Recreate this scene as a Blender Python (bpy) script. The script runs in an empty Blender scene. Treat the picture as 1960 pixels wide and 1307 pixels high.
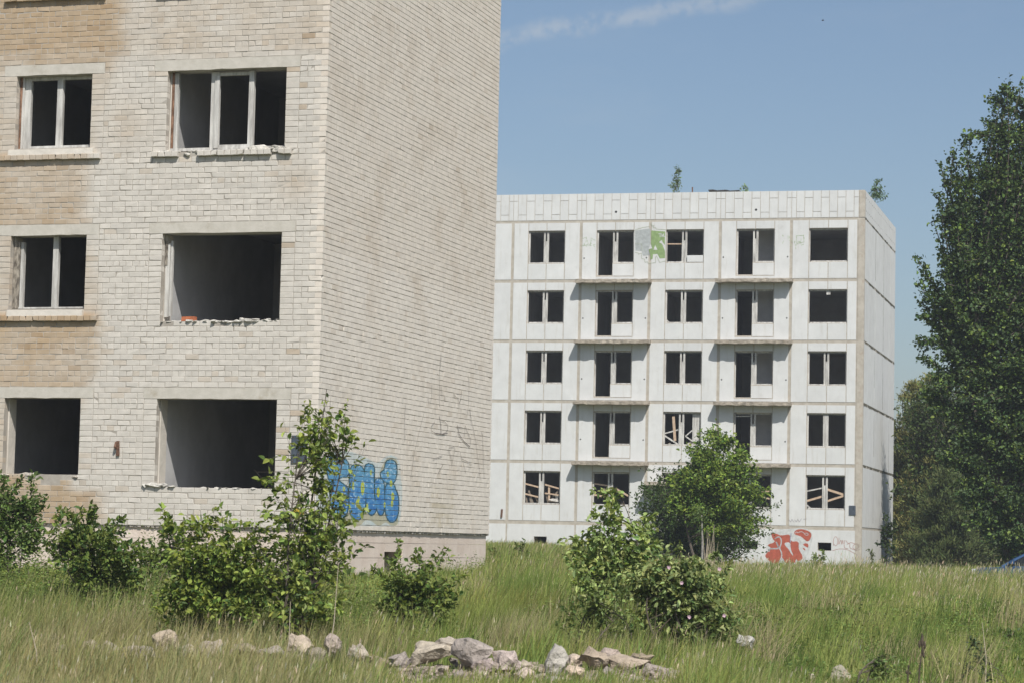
import bpy, bmesh, math, random
import numpy as np
from mathutils import Vector, Matrix, noise as mnoise
rad = math.radians
rng = np.random.default_rng(7)
random.seed(7)
scene = bpy.context.scene
col = scene.collection

# ---------------------------------------------------------------- camera
EYE = 1.6
F_PX, PITCH, ROLL = 4750.9, 0.0799, 0.0223
cam_d = bpy.data.cameras.new("camera")
cam_d.sensor_width = 36.0
cam_d.lens = F_PX / 1960 * 36.0
cam_d.clip_start = 0.5
cam_d.clip_end = 6000
cam_d.dof.use_dof = True
cam_d.dof.focus_distance = 62.0
cam_d.dof.aperture_fstop = 5.6
cam = bpy.data.objects.new("camera", cam_d)
cam.location = (0, 0, EYE)
cam.rotation_mode = 'QUATERNION'
cam.rotation_quaternion = (Matrix.Rotation(math.pi / 2 + PITCH, 3, 'X') @ Matrix.Rotation(ROLL, 3, 'Z')).to_quaternion()
col.objects.link(cam)
scene.camera = cam

# ---------------------------------------------------------------- light
SUN_EL = rad(50.4)
SUN_H = Vector((0.311, -0.950, 0)).normalized()
SUNV = Vector((SUN_H.x * math.cos(SUN_EL), SUN_H.y * math.cos(SUN_EL), math.sin(SUN_EL)))
sun_d = bpy.data.lights.new("sun", 'SUN')
sun_d.energy = 5.0
sun_d.angle = rad(0.53)
sun_d.color = (1.0, 0.955, 0.88)
sun = bpy.data.objects.new("sun", sun_d)
sun.rotation_mode = 'QUATERNION'
sun.rotation_quaternion = SUNV.to_track_quat('Z', 'Y')
sun.location = (20, -60, 80)
col.objects.link(sun)

world = bpy.data.worlds.new("World")
scene.world = world
world.use_nodes = True
scene.view_settings.view_transform = 'Standard'
scene.view_settings.look = 'None'
scene.view_settings.gamma = 1
scene.view_settings.exposure = 0.02
scene.cycles.max_bounces = 8
scene.cycles.diffuse_bounces = 5
scene.cycles.sample_clamp_indirect = 6

def pix_ray(px, py):
    X2 = px - 980; Y2 = 653.5 - py
    c, s = math.cos(ROLL), math.sin(ROLL)
    X = X2 * c - Y2 * s; Y = X2 * s + Y2 * c
    return np.array([X / F_PX, math.cos(PITCH) - math.sin(PITCH) * Y / F_PX, math.sin(PITCH) + math.cos(PITCH) * Y / F_PX])

class NT:
    def __init__(s, tree):
        s.t = tree; tree.nodes.clear()
    def n(s, typ, **kw):
        nd = s.t.nodes.new(typ)
        for k, v in kw.items():
            if k.startswith('_'):
                setattr(nd, k[1:], v)
            else:
                key = int(k[1:]) if (k[0] == 'i' and k[1:].isdigit()) else k.replace('__', ' ')
                if isinstance(v, bpy.types.NodeSocket): s.t.links.new(v, nd.inputs[key])
                else: nd.inputs[key].default_value = v
        return nd
    def math(s, op, a, b=None, c=None, clamp=False):
        nd = s.t.nodes.new('ShaderNodeMath'); nd.operation = op; nd.use_clamp = clamp
        for i, v in enumerate((a, b, c)):
            if v is None: continue
            if isinstance(v, bpy.types.NodeSocket): s.t.links.new(v, nd.inputs[i])
            else: nd.inputs[i].default_value = v
        return nd.outputs[0]
    def mix(s, f, a, b, mode='MIX'):
        nd = s.t.nodes.new('ShaderNodeMix'); nd.data_type = 'RGBA'; nd.blend_type = mode
        for i, v in ((0, f), (6, a), (7, b)):
            if isinstance(v, bpy.types.NodeSocket): s.t.links.new(v, nd.inputs[i])
            else: nd.inputs[i].default_value = v if i == 0 else (*v, 1)[:4]
        return nd.outputs[2]
    def ramp(s, f, stops):
        nd = s.t.nodes.new('ShaderNodeValToRGB'); s.t.links.new(f, nd.inputs[0])
        e = nd.color_ramp.elements
        while len(e) < len(stops): e.new(0.5)
        for el, (p, c) in zip(e, stops):
            el.position = p; el.color = (c, c, c, 1) if isinstance(c, (int, float)) else (*c, 1)[:4]
        return nd.outputs[0]
    def smooth(s, x, a, b):
        nd = s.t.nodes.new('ShaderNodeMapRange'); nd.interpolation_type = 'SMOOTHSTEP'; nd.clamp = True
        s.t.links.new(x, nd.inputs[0]); nd.inputs[1].default_value = a; nd.inputs[2].default_value = b
        return nd.outputs[0]

w = NT(world.node_tree)
sky = w.n('ShaderNodeTexSky', _sky_type='NISHITA', _sun_disc=False, _sun_elevation=SUN_EL,
          _sun_rotation=math.atan2(SUN_H.x, SUN_H.y), _altitude=0, _air_density=1.0, _dust_density=1.5, _ozone_density=2.2)
gen = w.n('ShaderNodeTexCoord').outputs['Generated']
# thin cirrus streak: a band round a great circle of the sky
d1, d2 = Vector(pix_ray(960, 78)), Vector(pix_ray(1440, -8))
d1.normalize(); d2.normalize()
bn = d1.cross(d2).normalized(); bt = (d2 - d1).normalized()
def dotc(vec): return w.n('ShaderNodeVectorMath', _operation='DOT_PRODUCT', i0=gen, i1=tuple(vec)).outputs['Value']
nz = w.n('ShaderNodeTexNoise', Vector=gen, Scale=42.0, Detail=5.0, Roughness=0.6).outputs['Fac']
nz2 = w.n('ShaderNodeTexNoise', Vector=gen, Scale=160.0, Detail=4.0).outputs['Fac']
bd = w.math('ADD', dotc(bn), w.math('MULTIPLY', w.math('SUBTRACT', nz, 0.5), 0.012))
band = w.math('SUBTRACT', 1.0, w.smooth(w.math('ABSOLUTE', bd), 0.0002, 0.0056))
t0 = float(d1.dot(bt)); t1 = float(d2.dot(bt))
along = dotc(bt)
ends = w.math('MULTIPLY', w.smooth(along, t0 - 0.10, t0 + 0.0), w.math('SUBTRACT', 1.0, w.smooth(along, t0 + (t1 - t0) * 0.75, t1 + 0.035)))
ext = w.math('MULTIPLY', ends, w.smooth(nz2, 0.25, 0.62))
f1 = w.math('MULTIPLY', w.math('MULTIPLY', band, ext), 0.34)
n3 = w.n('ShaderNodeTexNoise', Vector=w.n('ShaderNodeMapping', Vector=gen, Scale=(3, 3, 9)).outputs[0], Scale=2.2, Detail=6.0, Roughness=0.62).outputs['Fac']
f2 = w.math('MULTIPLY', w.smooth(n3, 0.56, 0.9), 0.12)
cl = w.mix(w.math('MAXIMUM', f1, f2), sky.outputs[0], (6.2, 6.3, 6.3))
bg = w.n('ShaderNodeBackground', Color=cl, Strength=0.10)
out = w.n('ShaderNodeOutputWorld'); world.node_tree.links.new(bg.outputs[0], out.inputs[0])

# ---------------------------------------------------------------- materials
def new_mat(name):
    m = bpy.data.materials.new(name); m.use_nodes = True
    return m, NT(m.node_tree)
def finish(m, t, color, rough=0.9, bump=None, bstr=0.3, bdist=0.01, metallic=0.0, transl=0.0, spec=0.3, coat=0.0):
    kw = dict(Base__Color=color, Roughness=rough, Metallic=metallic)
    p = t.n('ShaderNodeBsdfPrincipled')
    for k, v in (('Base Color', color), ('Roughness', rough), ('Metallic', metallic), ('Specular IOR Level', spec), ('Coat Weight', coat)):
        if isinstance(v, bpy.types.NodeSocket): t.t.links.new(v, p.inputs[k])
        else: p.inputs[k].default_value = (*v, 1)[:4] if isinstance(v, tuple) else v
    if bump is not None:
        b = t.n('ShaderNodeBump', Strength=bstr, Distance=bdist, Height=bump)
        t.t.links.new(b.outputs[0], p.inputs['Normal'])
    sh = p.outputs[0]
    if transl > 0:
        tr = t.n('ShaderNodeBsdfTranslucent')
        if isinstance(color, bpy.types.NodeSocket):
            c2 = t.mix(1.0, color, (1.25, 1.15, 0.55), 'MULTIPLY'); t.t.links.new(c2, tr.inputs[0])
        else: tr.inputs[0].default_value = (*color, 1)
        ms = t.n('ShaderNodeMixShader', i0=transl); t.t.links.new(sh, ms.inputs[1]); t.t.links.new(tr.outputs[0], ms.inputs[2]); sh = ms.outputs[0]
    o = t.n('ShaderNodeOutputMaterial'); t.t.links.new(sh, o.inputs[0])
    return m
def objco(t): return t.n('ShaderNodeTexCoord').outputs['Object']
def noise(t, scale, detail=4, rough=0.6, vec=None, stretch=None):
    v = vec if vec is not None else objco(t)
    if stretch: v = t.n('ShaderNodeMapping', Vector=v, Scale=stretch).outputs[0]
    return t.n('ShaderNodeTexNoise', Vector=v, Scale=scale, Detail=detail, Roughness=rough).outputs['Fac']
def mat_noise(name, c1, c2, scale=4, rough=0.9, bump_scale=30, bstr=0.4, bdist=0.01, transl=0, stretch=None, spec=0.3, metallic=0, extra=None):
    m, t = new_mat(name)
    n = noise(t, scale, 6, 0.65, stretch=stretch)
    c = t.mix(t.smooth(n, 0.3, 0.7), c1, c2)
    if extra: c = extra(t, c)
    return finish(m, t, c, rough, noise(t, bump_scale, 4), bstr, bdist, metallic, transl, spec)
def mat_attr(name, rough=0.9, transl=0.0, mottle=0.25, scale=9, bump_scale=60, bstr=0.3, bdist=0.006, spec=0.25, extra=None):
    m, t = new_mat(name)
    a = t.n('ShaderNodeAttribute', _attribute_name='Col').outputs['Color']
    n = noise(t, scale, 5, 0.65)
    c = a
    if mottle > 0:
        g = t.ramp(n, [(0.25, 1 - mottle), (0.75, 1.0 + mottle * 0.35)])
        c = t.mix(1.0, a, g, 'MULTIPLY')
    if extra: c = extra(t, c)
    b = noise(t, bump_scale, 4) if bstr > 0 else None
    return finish(m, t, c, rough, b, bstr, bdist, 0, transl, spec)

M = {}
M['brick'] = mat_attr('brick_face', mottle=0.16, scale=6, bump_scale=70, bstr=0.35, bdist=0.006)
M['mortar'] = mat_noise('mortar', (0.32, 0.29, 0.25), (0.44, 0.41, 0.365), 3, bump_scale=60)
def plinth_x(t, c):
    st = noise(t, 3.0, 5, 0.7, stretch=(3, 3, 0.35))
    return t.mix(t.math('MULTIPLY', t.smooth(st, 0.58, 0.78), 0.35), c, (0.25, 0.14, 0.09))
M['plinth'] = mat_noise('plinth_concrete', (0.60, 0.50, 0.43), (0.70, 0.61, 0.54), 2.0, bump_scale=25, bstr=0.6, bdist=0.015, extra=plinth_x)
def lint_x(t, c):
    n = noise(t, 1.3, 5, 0.7)
    return t.mix(t.math('MULTIPLY', t.smooth(n, 0.55, 0.75), 0.6), c, (0.27, 0.22, 0.14))
M['lintel'] = mat_noise('concrete_lintel', (0.48, 0.455, 0.40), (0.57, 0.54, 0.485), 5, bump_scale=60, extra=lint_x)
M['plaster'] = mat_noise('plaster', (0.50, 0.47, 0.42), (0.62, 0.58, 0.52), 2.5, bump_scale=12, bstr=0.5, bdist=0.02)
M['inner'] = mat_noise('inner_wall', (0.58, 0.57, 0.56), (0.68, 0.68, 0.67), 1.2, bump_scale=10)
M['frame'] = mat_noise('weathered_white_wood', (0.34, 0.33, 0.31), (0.64, 0.63, 0.60), 9, bump_scale=60, stretch=(1, 1, 0.15))
M['frame_dark'] = mat_noise('rusty_brown_wood', (0.10, 0.055, 0.035), (0.34, 0.20, 0.13), 16, bump_scale=60, stretch=(1, 1, 0.4))
M['frame_old'] = mat_noise('peeled_grey_wood', (0.07, 0.06, 0.05), (0.42, 0.38, 0.32), 22, bump_scale=60, stretch=(1, 1, 0.3))
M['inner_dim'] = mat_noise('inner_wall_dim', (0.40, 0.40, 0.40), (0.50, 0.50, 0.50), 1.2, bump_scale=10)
M['plank'] = mat_noise('pine_plank', (0.46, 0.33, 0.23), (0.56, 0.43, 0.32), 8, bump_scale=50)
M['plank_grey'] = mat_noise('grey_plank', (0.13, 0.10, 0.08), (0.28, 0.24, 0.19), 8, bump_scale=50)
def pan_x(t, c):
    st = noise(t, 2.2, 6, 0.7, stretch=(2.5, 2.5, 0.3))
    c = t.mix(t.math('MULTIPLY', t.smooth(st, 0.50, 0.78), 0.42), c, (0.42, 0.40, 0.34))
    dk = noise(t, 1.1, 6, 0.75)
    c = t.mix(t.math('MULTIPLY', t.smooth(dk, 0.58, 0.72), 0.18), c, (0.30, 0.29, 0.26))
    sp = noise(t, 26, 3, 0.5)
    return t.mix(t.math('MULTIPLY', t.smooth(sp, 0.68, 0.8), 0.5), c, (0.40, 0.38, 0.34))
M['panel'] = mat_attr('whitewashed_panel', mottle=0.12, scale=1.4, bump_scale=45, bstr=0.25, bdist=0.01, extra=pan_x)
def joint_x(t, c):
    n = noise(t, 5, 5, 0.7)
    return t.mix(t.math('MULTIPLY', t.smooth(n, 0.52, 0.72), 0.6), c, (0.36, 0.275, 0.21))
M['joint'] = mat_noise('joint_mortar', (0.385, 0.35, 0.295), (0.50, 0.465, 0.405), 3.0, bump_scale=30, bstr=0.6, bdist=0.02, extra=joint_x)
M['slab'] = mat_noise('balcony_concrete', (0.46, 0.41, 0.34), (0.22, 0.19, 0.15), 5.0, bump_scale=14, bstr=0.7, bdist=0.03, stretch=(1, 1, 3))
M['moss'] = mat_noise('mossy_gap', (0.035, 0.035, 0.025), (0.22, 0.20, 0.15), 6, bump_scale=30)
M['black'] = mat_noise('hole_shade', (0.02, 0.02, 0.02), (0.04, 0.04, 0.04), 5)
M['felt'] = mat_noise('roof_felt', (0.03, 0.03, 0.03), (0.08, 0.075, 0.07), 5)
M['rust'] = mat_noise('rusty_steel', (0.07, 0.04, 0.03), (0.20, 0.11, 0.07), 30, rough=0.8)
M['plate'] = mat_noise('dark_plate', (0.035, 0.045, 0.06), (0.10, 0.12, 0.15), 12, rough=0.5, stretch=(3, 3, 0.5))
M['rock'] = mat_attr('broken_concrete', mottle=0.5, scale=7, bump_scale=16, bstr=1.0, bdist=0.05)
M['leaf'] = mat_attr('leaf', rough=0.55, transl=0.32, mottle=0, bstr=0, spec=0.35)
M['needle'] = mat_attr('needle', rough=0.7, transl=0.15, mottle=0, bstr=0, spec=0.2)
M['grass'] = mat_attr('grass_blade', rough=0.75, transl=0.3, mottle=0, bstr=0, spec=0.15)
M['bark'] = mat_noise('bark', (0.07, 0.055, 0.045), (0.14, 0.12, 0.10), 12, bump_scale=40)
M['bark_white'] = mat_noise('birch_bark', (0.45, 0.43, 0.40), (0.12, 0.11, 0.10), 6, bump_scale=30, stretch=(1, 1, 0.5))
M['stalk'] = mat_noise('dry_stalk', (0.36, 0.30, 0.22), (0.50, 0.44, 0.34), 20)
M['dead'] = mat_noise('dead_brown_plant', (0.05, 0.04, 0.03), (0.11, 0.085, 0.06), 20)
def soil_x(t, c):
    n = noise(t, 0.35, 5, 0.6)
    return t.mix(t.smooth(n, 0.45, 0.65), c, (0.16, 0.15, 0.07))
M['ground'] = mat_noise('soil_and_thatch', (0.06, 0.075, 0.025), (0.12, 0.12, 0.05), 1.5, bump_scale=8, bstr=0.8, bdist=0.05, extra=soil_x)
M['paint'] = mat_attr('spray_paint', rough=0.7, mottle=0.38, scale=7, bump_scale=60, bstr=0.1)
M['carpaint'] = None
m_, t_ = new_mat('blue_car_paint'); M['carpaint'] = finish(m_, t_, (0.02, 0.075, 0.20), 0.35, coat=1.0, spec=0.5, metallic=0.3)
m_, t_ = new_mat('car_glass'); M['glass'] = finish(m_, t_, (0.012, 0.016, 0.016), 0.12, spec=0.35)
m_, t_ = new_mat('rubber'); M['rubber'] = finish(m_, t_, (0.02, 0.02, 0.02), 0.8)
m_, t_ = new_mat('alloy'); M['alloy'] = finish(m_, t_, (0.5, 0.5, 0.5), 0.35, metallic=0.8)
m_, t_ = new_mat('lamp_glass'); M['lamp'] = finish(m_, t_, (0.75, 0.76, 0.78), 0.1, spec=0.8)
m_, t_ = new_mat('petal'); M['petal'] = finish(m_, t_, (0.70, 0.48, 0.58), 0.6, transl=0.3)
m_, t_ = new_mat('bird_black'); M['bird'] = finish(m_, t_, (0.03, 0.03, 0.035), 0.7)

# ---------------------------------------------------------------- mesh helpers
def props(o, label=None, cat=None, group=None, kind=None):
    if label: o['label'] = label
    if cat: o['category'] = cat
    if group: o['group'] = group
    if kind: o['kind'] = kind
    return o
def empty(name, loc, rz=0.0, label=None, cat=None, group=None):
    o = bpy.data.objects.new(name, None); col.objects.link(o)
    o.location = loc; o.rotation_euler = (0, 0, rz); o.empty_display_size = 0.3
    return props(o, label, cat, group)
def link_mesh(name, me, mat, parent=None):
    o = bpy.data.objects.new(name, me); col.objects.link(o)
    for mm in (mat if isinstance(mat, (list, tuple)) else [mat]): me.materials.append(mm)
    if parent: o.parent = parent
    return o
def np_mesh(name, V, faces_list, mat, parent=None, colr=None, smooth=False, matidx=None):
    """faces_list: list of int arrays (n,k)"""
    V = np.asarray(V, np.float32)
    me = bpy.data.meshes.new(name)
    me.vertices.add(len(V)); me.vertices.foreach_set('co', V.ravel())
    loops = np.concatenate([f.ravel() for f in faces_list]).astype(np.int32)
    tot = np.concatenate([np.full(len(f), f.shape[1], np.int32) for f in faces_list])
    start = np.concatenate([[0], np.cumsum(tot)[:-1]]).astype(np.int32)
    me.loops.add(len(loops)); me.loops.foreach_set('vertex_index', loops)
    me.polygons.add(len(tot)); me.polygons.foreach_set('loop_start', start)
    try: me.polygons.foreach_set('loop_total', tot)
    except Exception: pass
    me.polygons.foreach_set('use_smooth', np.full(len(tot), bool(smooth)))
    if matidx is not None: me.polygons.foreach_set('material_index', np.asarray(matidx, np.int32))
    if colr is not None:
        a = me.color_attributes.new('Col', 'FLOAT_COLOR', 'POINT')
        c = np.ones((len(V), 4), np.float32); c[:, :3] = colr
        a.data.foreach_set('color', c.ravel())
    me.update(calc_edges=True)
    return link_mesh(name, me, mat, parent)

BOXF = np.array([[0, 1, 3, 2], [4, 6, 7, 5], [0, 4, 5, 1], [2, 3, 7, 6], [0, 2, 6, 4], [1, 5, 7, 3]])
class MB:
    def __init__(s): s.v = []; s.f = []; s.c = []; s.n = 0
    def add(s, verts, faces, c=None):
        verts = np.asarray(verts, float)
        s.v.append(verts); s.f.extend([tuple(int(i) + s.n for i in f) for f in faces])
        s.c.append(np.tile(np.array(c if c is not None else (0.5, 0.5, 0.5)), (len(verts), 1)))
        s.n += len(verts)
    def box(s, lo, hi, c=None, jit=0.0):
        v = np.array([[x, y, z] for x in (lo[0], hi[0]) for y in (lo[1], hi[1]) for z in (lo[2], hi[2])], float)
        if jit: v += rng.uniform(-jit, jit, v.shape)
        s.add(v, BOXF, c)
    def bar(s, a, b, wd, th, up=(0, 1, 0), c=None):
        a = np.array(a, float); b = np.array(b, float); d = b - a; L = np.linalg.norm(d); d /= L
        u = np.array(up, float); sd = np.cross(d, u); sd /= np.linalg.norm(sd); u = np.cross(sd, d)
        v = [p + sd * wd / 2 * i + u * th / 2 * j for p in (a, b) for i in (-1, 1) for j in (-1, 1)]
        s.add(v, BOXF, c)
    def tube(s, pts, radii, seg=7, c=None):
        pts = [np.array(p, float) for p in pts]; base = None; rings = []
        ref = np.array([0.3, 0.9, 0.1])
        for i, p in enumerate(pts):
            d = (pts[min(i + 1, len(pts) - 1)] - pts[max(i - 1, 0)]); d = d / (np.linalg.norm(d) + 1e-9)
            a = np.cross(d, ref); a /= (np.linalg.norm(a) + 1e-9); b = np.cross(d, a)
            for k in range(seg):
                t = 2 * math.pi * k / seg
                rings.append(p + (a * math.cos(t) + b * math.sin(t)) * radii[i])
        f = []
        for i in range(len(pts) - 1):
            for k in range(seg):
                f.append((i * seg + k, i * seg + (k + 1) % seg, (i + 1) * seg + (k + 1) % seg, (i + 1) * seg + k))
        f.append(tuple(range(seg))[::-1]); f.append(tuple((len(pts) - 1) * seg + k for k in range(seg)))
        s.add(rings, f, c)
    def build(s, name, mat, parent=None, smooth=False, color=False):
        me = bpy.data.meshes.new(name)
        me.from_pydata(np.concatenate(s.v).tolist(), [], s.f)
        if color:
            a = me.color_attributes.new('Col', 'FLOAT_COLOR', 'POINT')
            c = np.ones((s.n, 4), np.float32); c[:, :3] = np.concatenate(s.c)
            a.data.foreach_set('color', c.ravel())
        me.polygons.foreach_set('use_smooth', np.full(len(me.polygons), bool(smooth)))
        me.update()
        return link_mesh(name, me, mat, parent)

def hashn(x, y, s=1.0, seed=0.0):
    return mnoise.noise(Vector((x * s + seed * 13.7, y * s - seed * 7.1, seed)))
def vnoise(x, y, s, seed):
    """cheap smooth vector noise in [-1,1]"""
    x = x * s + seed * 12.9898; y = y * s + seed * 78.233
    r = 0; amp = 1; tot = 0
    for k in range(3):
        r = r + amp * np.sin(x * 1.3 + 1.7 * np.sin(y * 0.9 + k + seed)) * np.cos(y * 1.1 + 1.3 * np.sin(x * 1.2 - k * 2.1 + seed))
        tot += amp; amp *= 0.55; x = x * 2.13 + 3.1; y = y * 2.07 - 1.7
    return r / tot

# ---------------------------------------------------------------- terrain
def sstep(x, a, b):
    t = np.clip((x - a) / (b - a), 0, 1); return t * t * (3 - 2 * t)
def gz(x, y):
    x = np.asarray(x, float); y = np.asarray(y, float)
    a = x / np.maximum(y, 10.0)
    rf = sstep(a, 0.02, 0.10)
    z = 0.84 * sstep(y, 29, 44) + 0.10 * sstep(y, 48, 100)
    z = z + 0.36 * sstep(y, 60, 108) * (1 - sstep(a, 0.0, 0.08))
    z = z - rf * (0.42 * sstep(y, 33, 52) - 0.16 * sstep(y, 85, 110))
    z = z - 0.30 * np.exp(-(((x - 18.5) / 4.5) ** 2 + ((y - 86) / 8.0) ** 2))
    wx = sstep(a, -0.066, -0.05) * (1 - sstep(a, 0.066, 0.078))
    z = z + (0.15 * wx + 0.05 * (1 - sstep(a, -0.07, -0.06)) * sstep(a, -0.2, -0.17)) * np.exp(-((y - 28.5) / 0.6) ** 2) * (1 + 0.5 * vnoise(x, y, 3.0, 61.0))
    z = z + 0.05 * vnoise(x, y, 0.45, 1.0) * sstep(y, 5, 20) * (1 - sstep(y, 150, 300)) + 0.02 * vnoise(x, y, 1.7, 2.0)
    return z
def G(px, py):
    """ground point seen at a photo pixel"""
    d = pix_ray(px, py); t = 20.0
    while t < 400:
        p = d * t
        if p[2] + EYE < float(gz(p[0], p[1])): break
        t += 0.05
    return np.array([d[0] * t, d[1] * t, float(gz(d[0] * t, d[1] * t))])
def AT(px, py, dist):
    """the point at a distance seen at a photo pixel"""
    d = pix_ray(px, py); p = d * (dist / d[1]); return np.array([p[0], p[1], p[2] + EYE])

ys = np.concatenate([[-60, -20, 0, 10], np.arange(14, 130, 0.8), [135, 145, 160, 190, 240, 320, 450, 700, 1200, 3000]])
xs = np.concatenate([[-3000, -1200, -500, -250, -140, -90], np.arange(-60, 60, 0.9), [90, 140, 250, 500, 1200, 3000]])
XX, YY = np.meshgrid(xs, ys); ZZ = gz(XX, YY)
V = np.stack([XX, YY, ZZ], -1).reshape(-1, 3)
nx = len(xs); ii = np.arange(len(ys) - 1)[:, None] * nx + np.arange(nx - 1)[None, :]
Fq = np.stack([ii, ii + 1, ii + nx + 1, ii + nx], -1).reshape(-1, 4)
props(np_mesh('ground', V, [Fq], M['ground'], smooth=True), kind='structure')

# ================================================================ BRICK BUILDING
AX, AY, AZ, AYAW = -3.4154, 44.0652, 0.1576 + EYE, 0.2922
OFFZ = 0.95                       # local z of h = 0
brickb = empty('brick_apartment_building', (AX, AY, AZ - OFFZ), -AYAW,
    'pale brick apartment block with empty window holes, nearest and left of the two buildings', 'building')
tA = np.array([math.cos(AYAW), -math.sin(AYAW), 0]); sA = np.array([math.sin(AYAW), math.cos(AYAW), 0])
A0 = np.array([AX, AY, AZ])
AW, AD, AH = 20.0, 10.45, 15.6     # width, depth, wall height above h=0

def plane_hit(px, py, o, t):
    n = np.array([t[1], -t[0], 0]); d = pix_ray(px, py); oo = o - np.array([0, 0, EYE])
    k = (n @ oo) / (n @ d); q = d * k
    return (q - oo) @ t, q[2] - oo[2]
def proj(P):
    P = np.asarray(P, float) - np.array([0, 0, EYE])
    c, s = math.cos(PITCH), math.sin(PITCH)
    dd = P @ np.array([0, c, s]); uu = P @ np.array([0, -s, c]); rr = P[..., 0]
    X = rr / dd * F_PX; Y = uu / dd * F_PX
    cr, sr = math.cos(ROLL), math.sin(ROLL)
    return 980 + X * cr + Y * sr, 653.5 - (-X * sr + Y * cr)
def AFv(px, py, v=0.0):
    u, h = plane_hit(px, py, A0 + sA * v, -tA); return u, h
def ASv(px, py): return plane_hit(px, py, A0, sA)

# openings on the front (u0,u1,h0,h1)
cols_small = [(4.66, 6.20), (13.9, 15.44)]
cols_big = [(0.80, 3.13), (10.0, 12.33), (16.8, 19.1)]
cols_mid = [(7.7, 9.24)]
openA = []
for k in range(5):
    for c in cols_small + cols_mid: openA.append((c[0], c[1], 3 * k + (0.87 if k == 0 else 0.90), 3 * k + 2.27, 's', k))
    for c in cols_big: openA.append((c[0], c[1], 3 * k + {0: 0.67, 1: 0.67}.get(k, 0.77), 3 * k + 2.27, 'b', k))
def in_open(u, h, m=0.0):
    for o in openA:
        if o[0] - m < u < o[1] + m and o[2] - m < h < o[3] + m: return o
    return None
LINT = []
for o in openA:
    e = 0.27 if o[4] == 'b' else 0.26
    LINT.append((o[0] - e, o[1] + e, o[3], o[3] + 0.2))

# --- generic wall with openings (mortar core)
def wall_mesh(mb, W, H0, H1, ops, y0, y1, axis='x', skip_front=False):
    """wall in plane along axis; ops (a0,a1,h0,h1); y0 outer depth, y1 inner depth; a measured positive"""
    A = sorted({0, W, *[o[0] for o in ops], *[o[1] for o in ops]}); Hh = sorted({H0, H1, *[o[2] for o in ops], *[o[3] for o in ops]})
    A = [max(a, 0.014) for a in A if 0 <= a <= W]; Hh = [h for h in Hh if H0 <= h <= H1]
    def inside(i, j):
        if i < 0 or j < 0 or i >= len(A) - 1 or j >= len(Hh) - 1: return True
        ca = (A[i] + A[i + 1]) / 2; ch = (Hh[j] + Hh[j + 1]) / 2
        return any(o[0] < ca < o[1] and o[2] < ch < o[3] for o in ops)
    def P(a, d, h): return (-a, d, h + OFFZ) if axis == 'x' else (-d, a, h + OFFZ)
    for i in range(len(A) - 1):
        for j in range(len(Hh) - 1):
            if inside(i, j): continue
            a0, a1, h0, h1 = A[i], A[i + 1], Hh[j], Hh[j + 1]
            mb.add([P(a0, y0, h0), P(a1, y0, h0), P(a1, y0, h1), P(a0, y0, h1)], [(0, 1, 2, 3)])
            mb.add([P(a0, y1, h0), P(a1, y1, h0), P(a1, y1, h1), P(a0, y1, h1)], [(3, 2, 1, 0)])
            for (di, dj, q) in ((-1, 0, [(a0, h0), (a0, h1)]), (1, 0, [(a1, h0), (a1, h1)]), (0, -1, [(a0, h0), (a1, h0)]), (0, 1, [(a0, h1), (a1, h1)])):
                if inside(i + di, j + dj):
                    mb.add([P(q[0][0], y0, q[0][1]), P(q[1][0], y0, q[1][1]), P(q[1][0], y1, q[1][1]), P(q[0][0], y1, q[0][1])], [(0, 1, 2, 3)])

WT = 0.42
mb = MB()
ops = [(o[0] - 0.004, o[1] + 0.004, o[2] - 0.004, o[3] + 0.004) for o in openA]
wall_mesh(mb, AW, -0.03, AH, ops, 0.0055, WT)
core = mb.build('wall', M['mortar'], brickb)
mb = MB()
# side, back and far walls of the core
mb.box((-0.42, WT, OFFZ - 0.03), (-0.013, AD - 0.42, OFFZ + AH))
mb.box((-AW, AD - 0.42, OFFZ - 0.03), (-0.02, AD - 0.02, OFFZ + AH))
mb.box((-AW, WT, OFFZ - 0.03), (-AW + 0.4, AD - 0.42, OFFZ + AH))
mb.build('outer_wall', M['mortar'], brickb)

# --- bricks
WHITE = np.array([0.60, 0.567, 0.515]); TAN = np.array([0.43, 0.325, 0.215])
def stain_front(u, h):
    """weather stain that follows the left window column (its own shape)"""
    n = 0.35 * hashn(u, h, 1.6, 3) + 0.22 * hashn(u, h, 4.0, 4)
    s = 0.0
    edge = 4.55 + 0.25 * math.sin(h * 1.3) + n
    if u > edge: s = 0.85
    s = s * (1.0 + 0.5 * hashn(u, h, 0.9, 14)) if s else 0
    s *= 1.0 if (h % 3.0 < 0.75 or h % 3.0 > 2.4) else (0.55 if u > 6.2 else 0.75 if u < 4.66 + 0.3 else 0.3)
    if u > 6.35: s = max(s, 0.15)
    if h < 0.6 and 4.2 < u < 6.0: s = max(s, 0.7)
    if h > 8.5 and u < 4.3: s = max(s, 0.25 + n)
    if h > 8.6 and u > 3.9 + n: s = max(s, 0.75)
    if h < 6 and abs(h - 5.0) < 0.5 and u > 5.4 + n: s = 0.3
    return min(max(s + 0.35 * n, 0), 1)
def brick_color(kind, a, h):
    if kind == 'front':
        s = 0.0
        r = random.random()
        if r < 0.05: s = 0.30
        if 0.3 < a < 0.75 and r < 0.06: s = max(s, 0.6)
        c = WHITE * (1 - s) + TAN * s
        c = c * random.uniform(0.945, 1.045)
        if a < 0.14: c = WHITE * np.array([1.15, 1.13, 1.11]) * random.uniform(0.96, 1.03)  # corner brick ends lightened to match the brightened side wall
    else:
        s = max(0, 0.25 * hashn(a, h, 0.8, 9) + 0.2 * hashn(a, h, 2.5, 6)) + (0.1 if h > 5 else 0)
        if random.random() < 0.02: s += 0.2
        c = WHITE * np.array([1.23, 1.20, 1.185]) * (1 - s) + TAN * s  # side bricks coloured lighter to offset the weaker sun on that wall
        c = c * random.uniform(0.965, 1.025)
    return c
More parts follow.
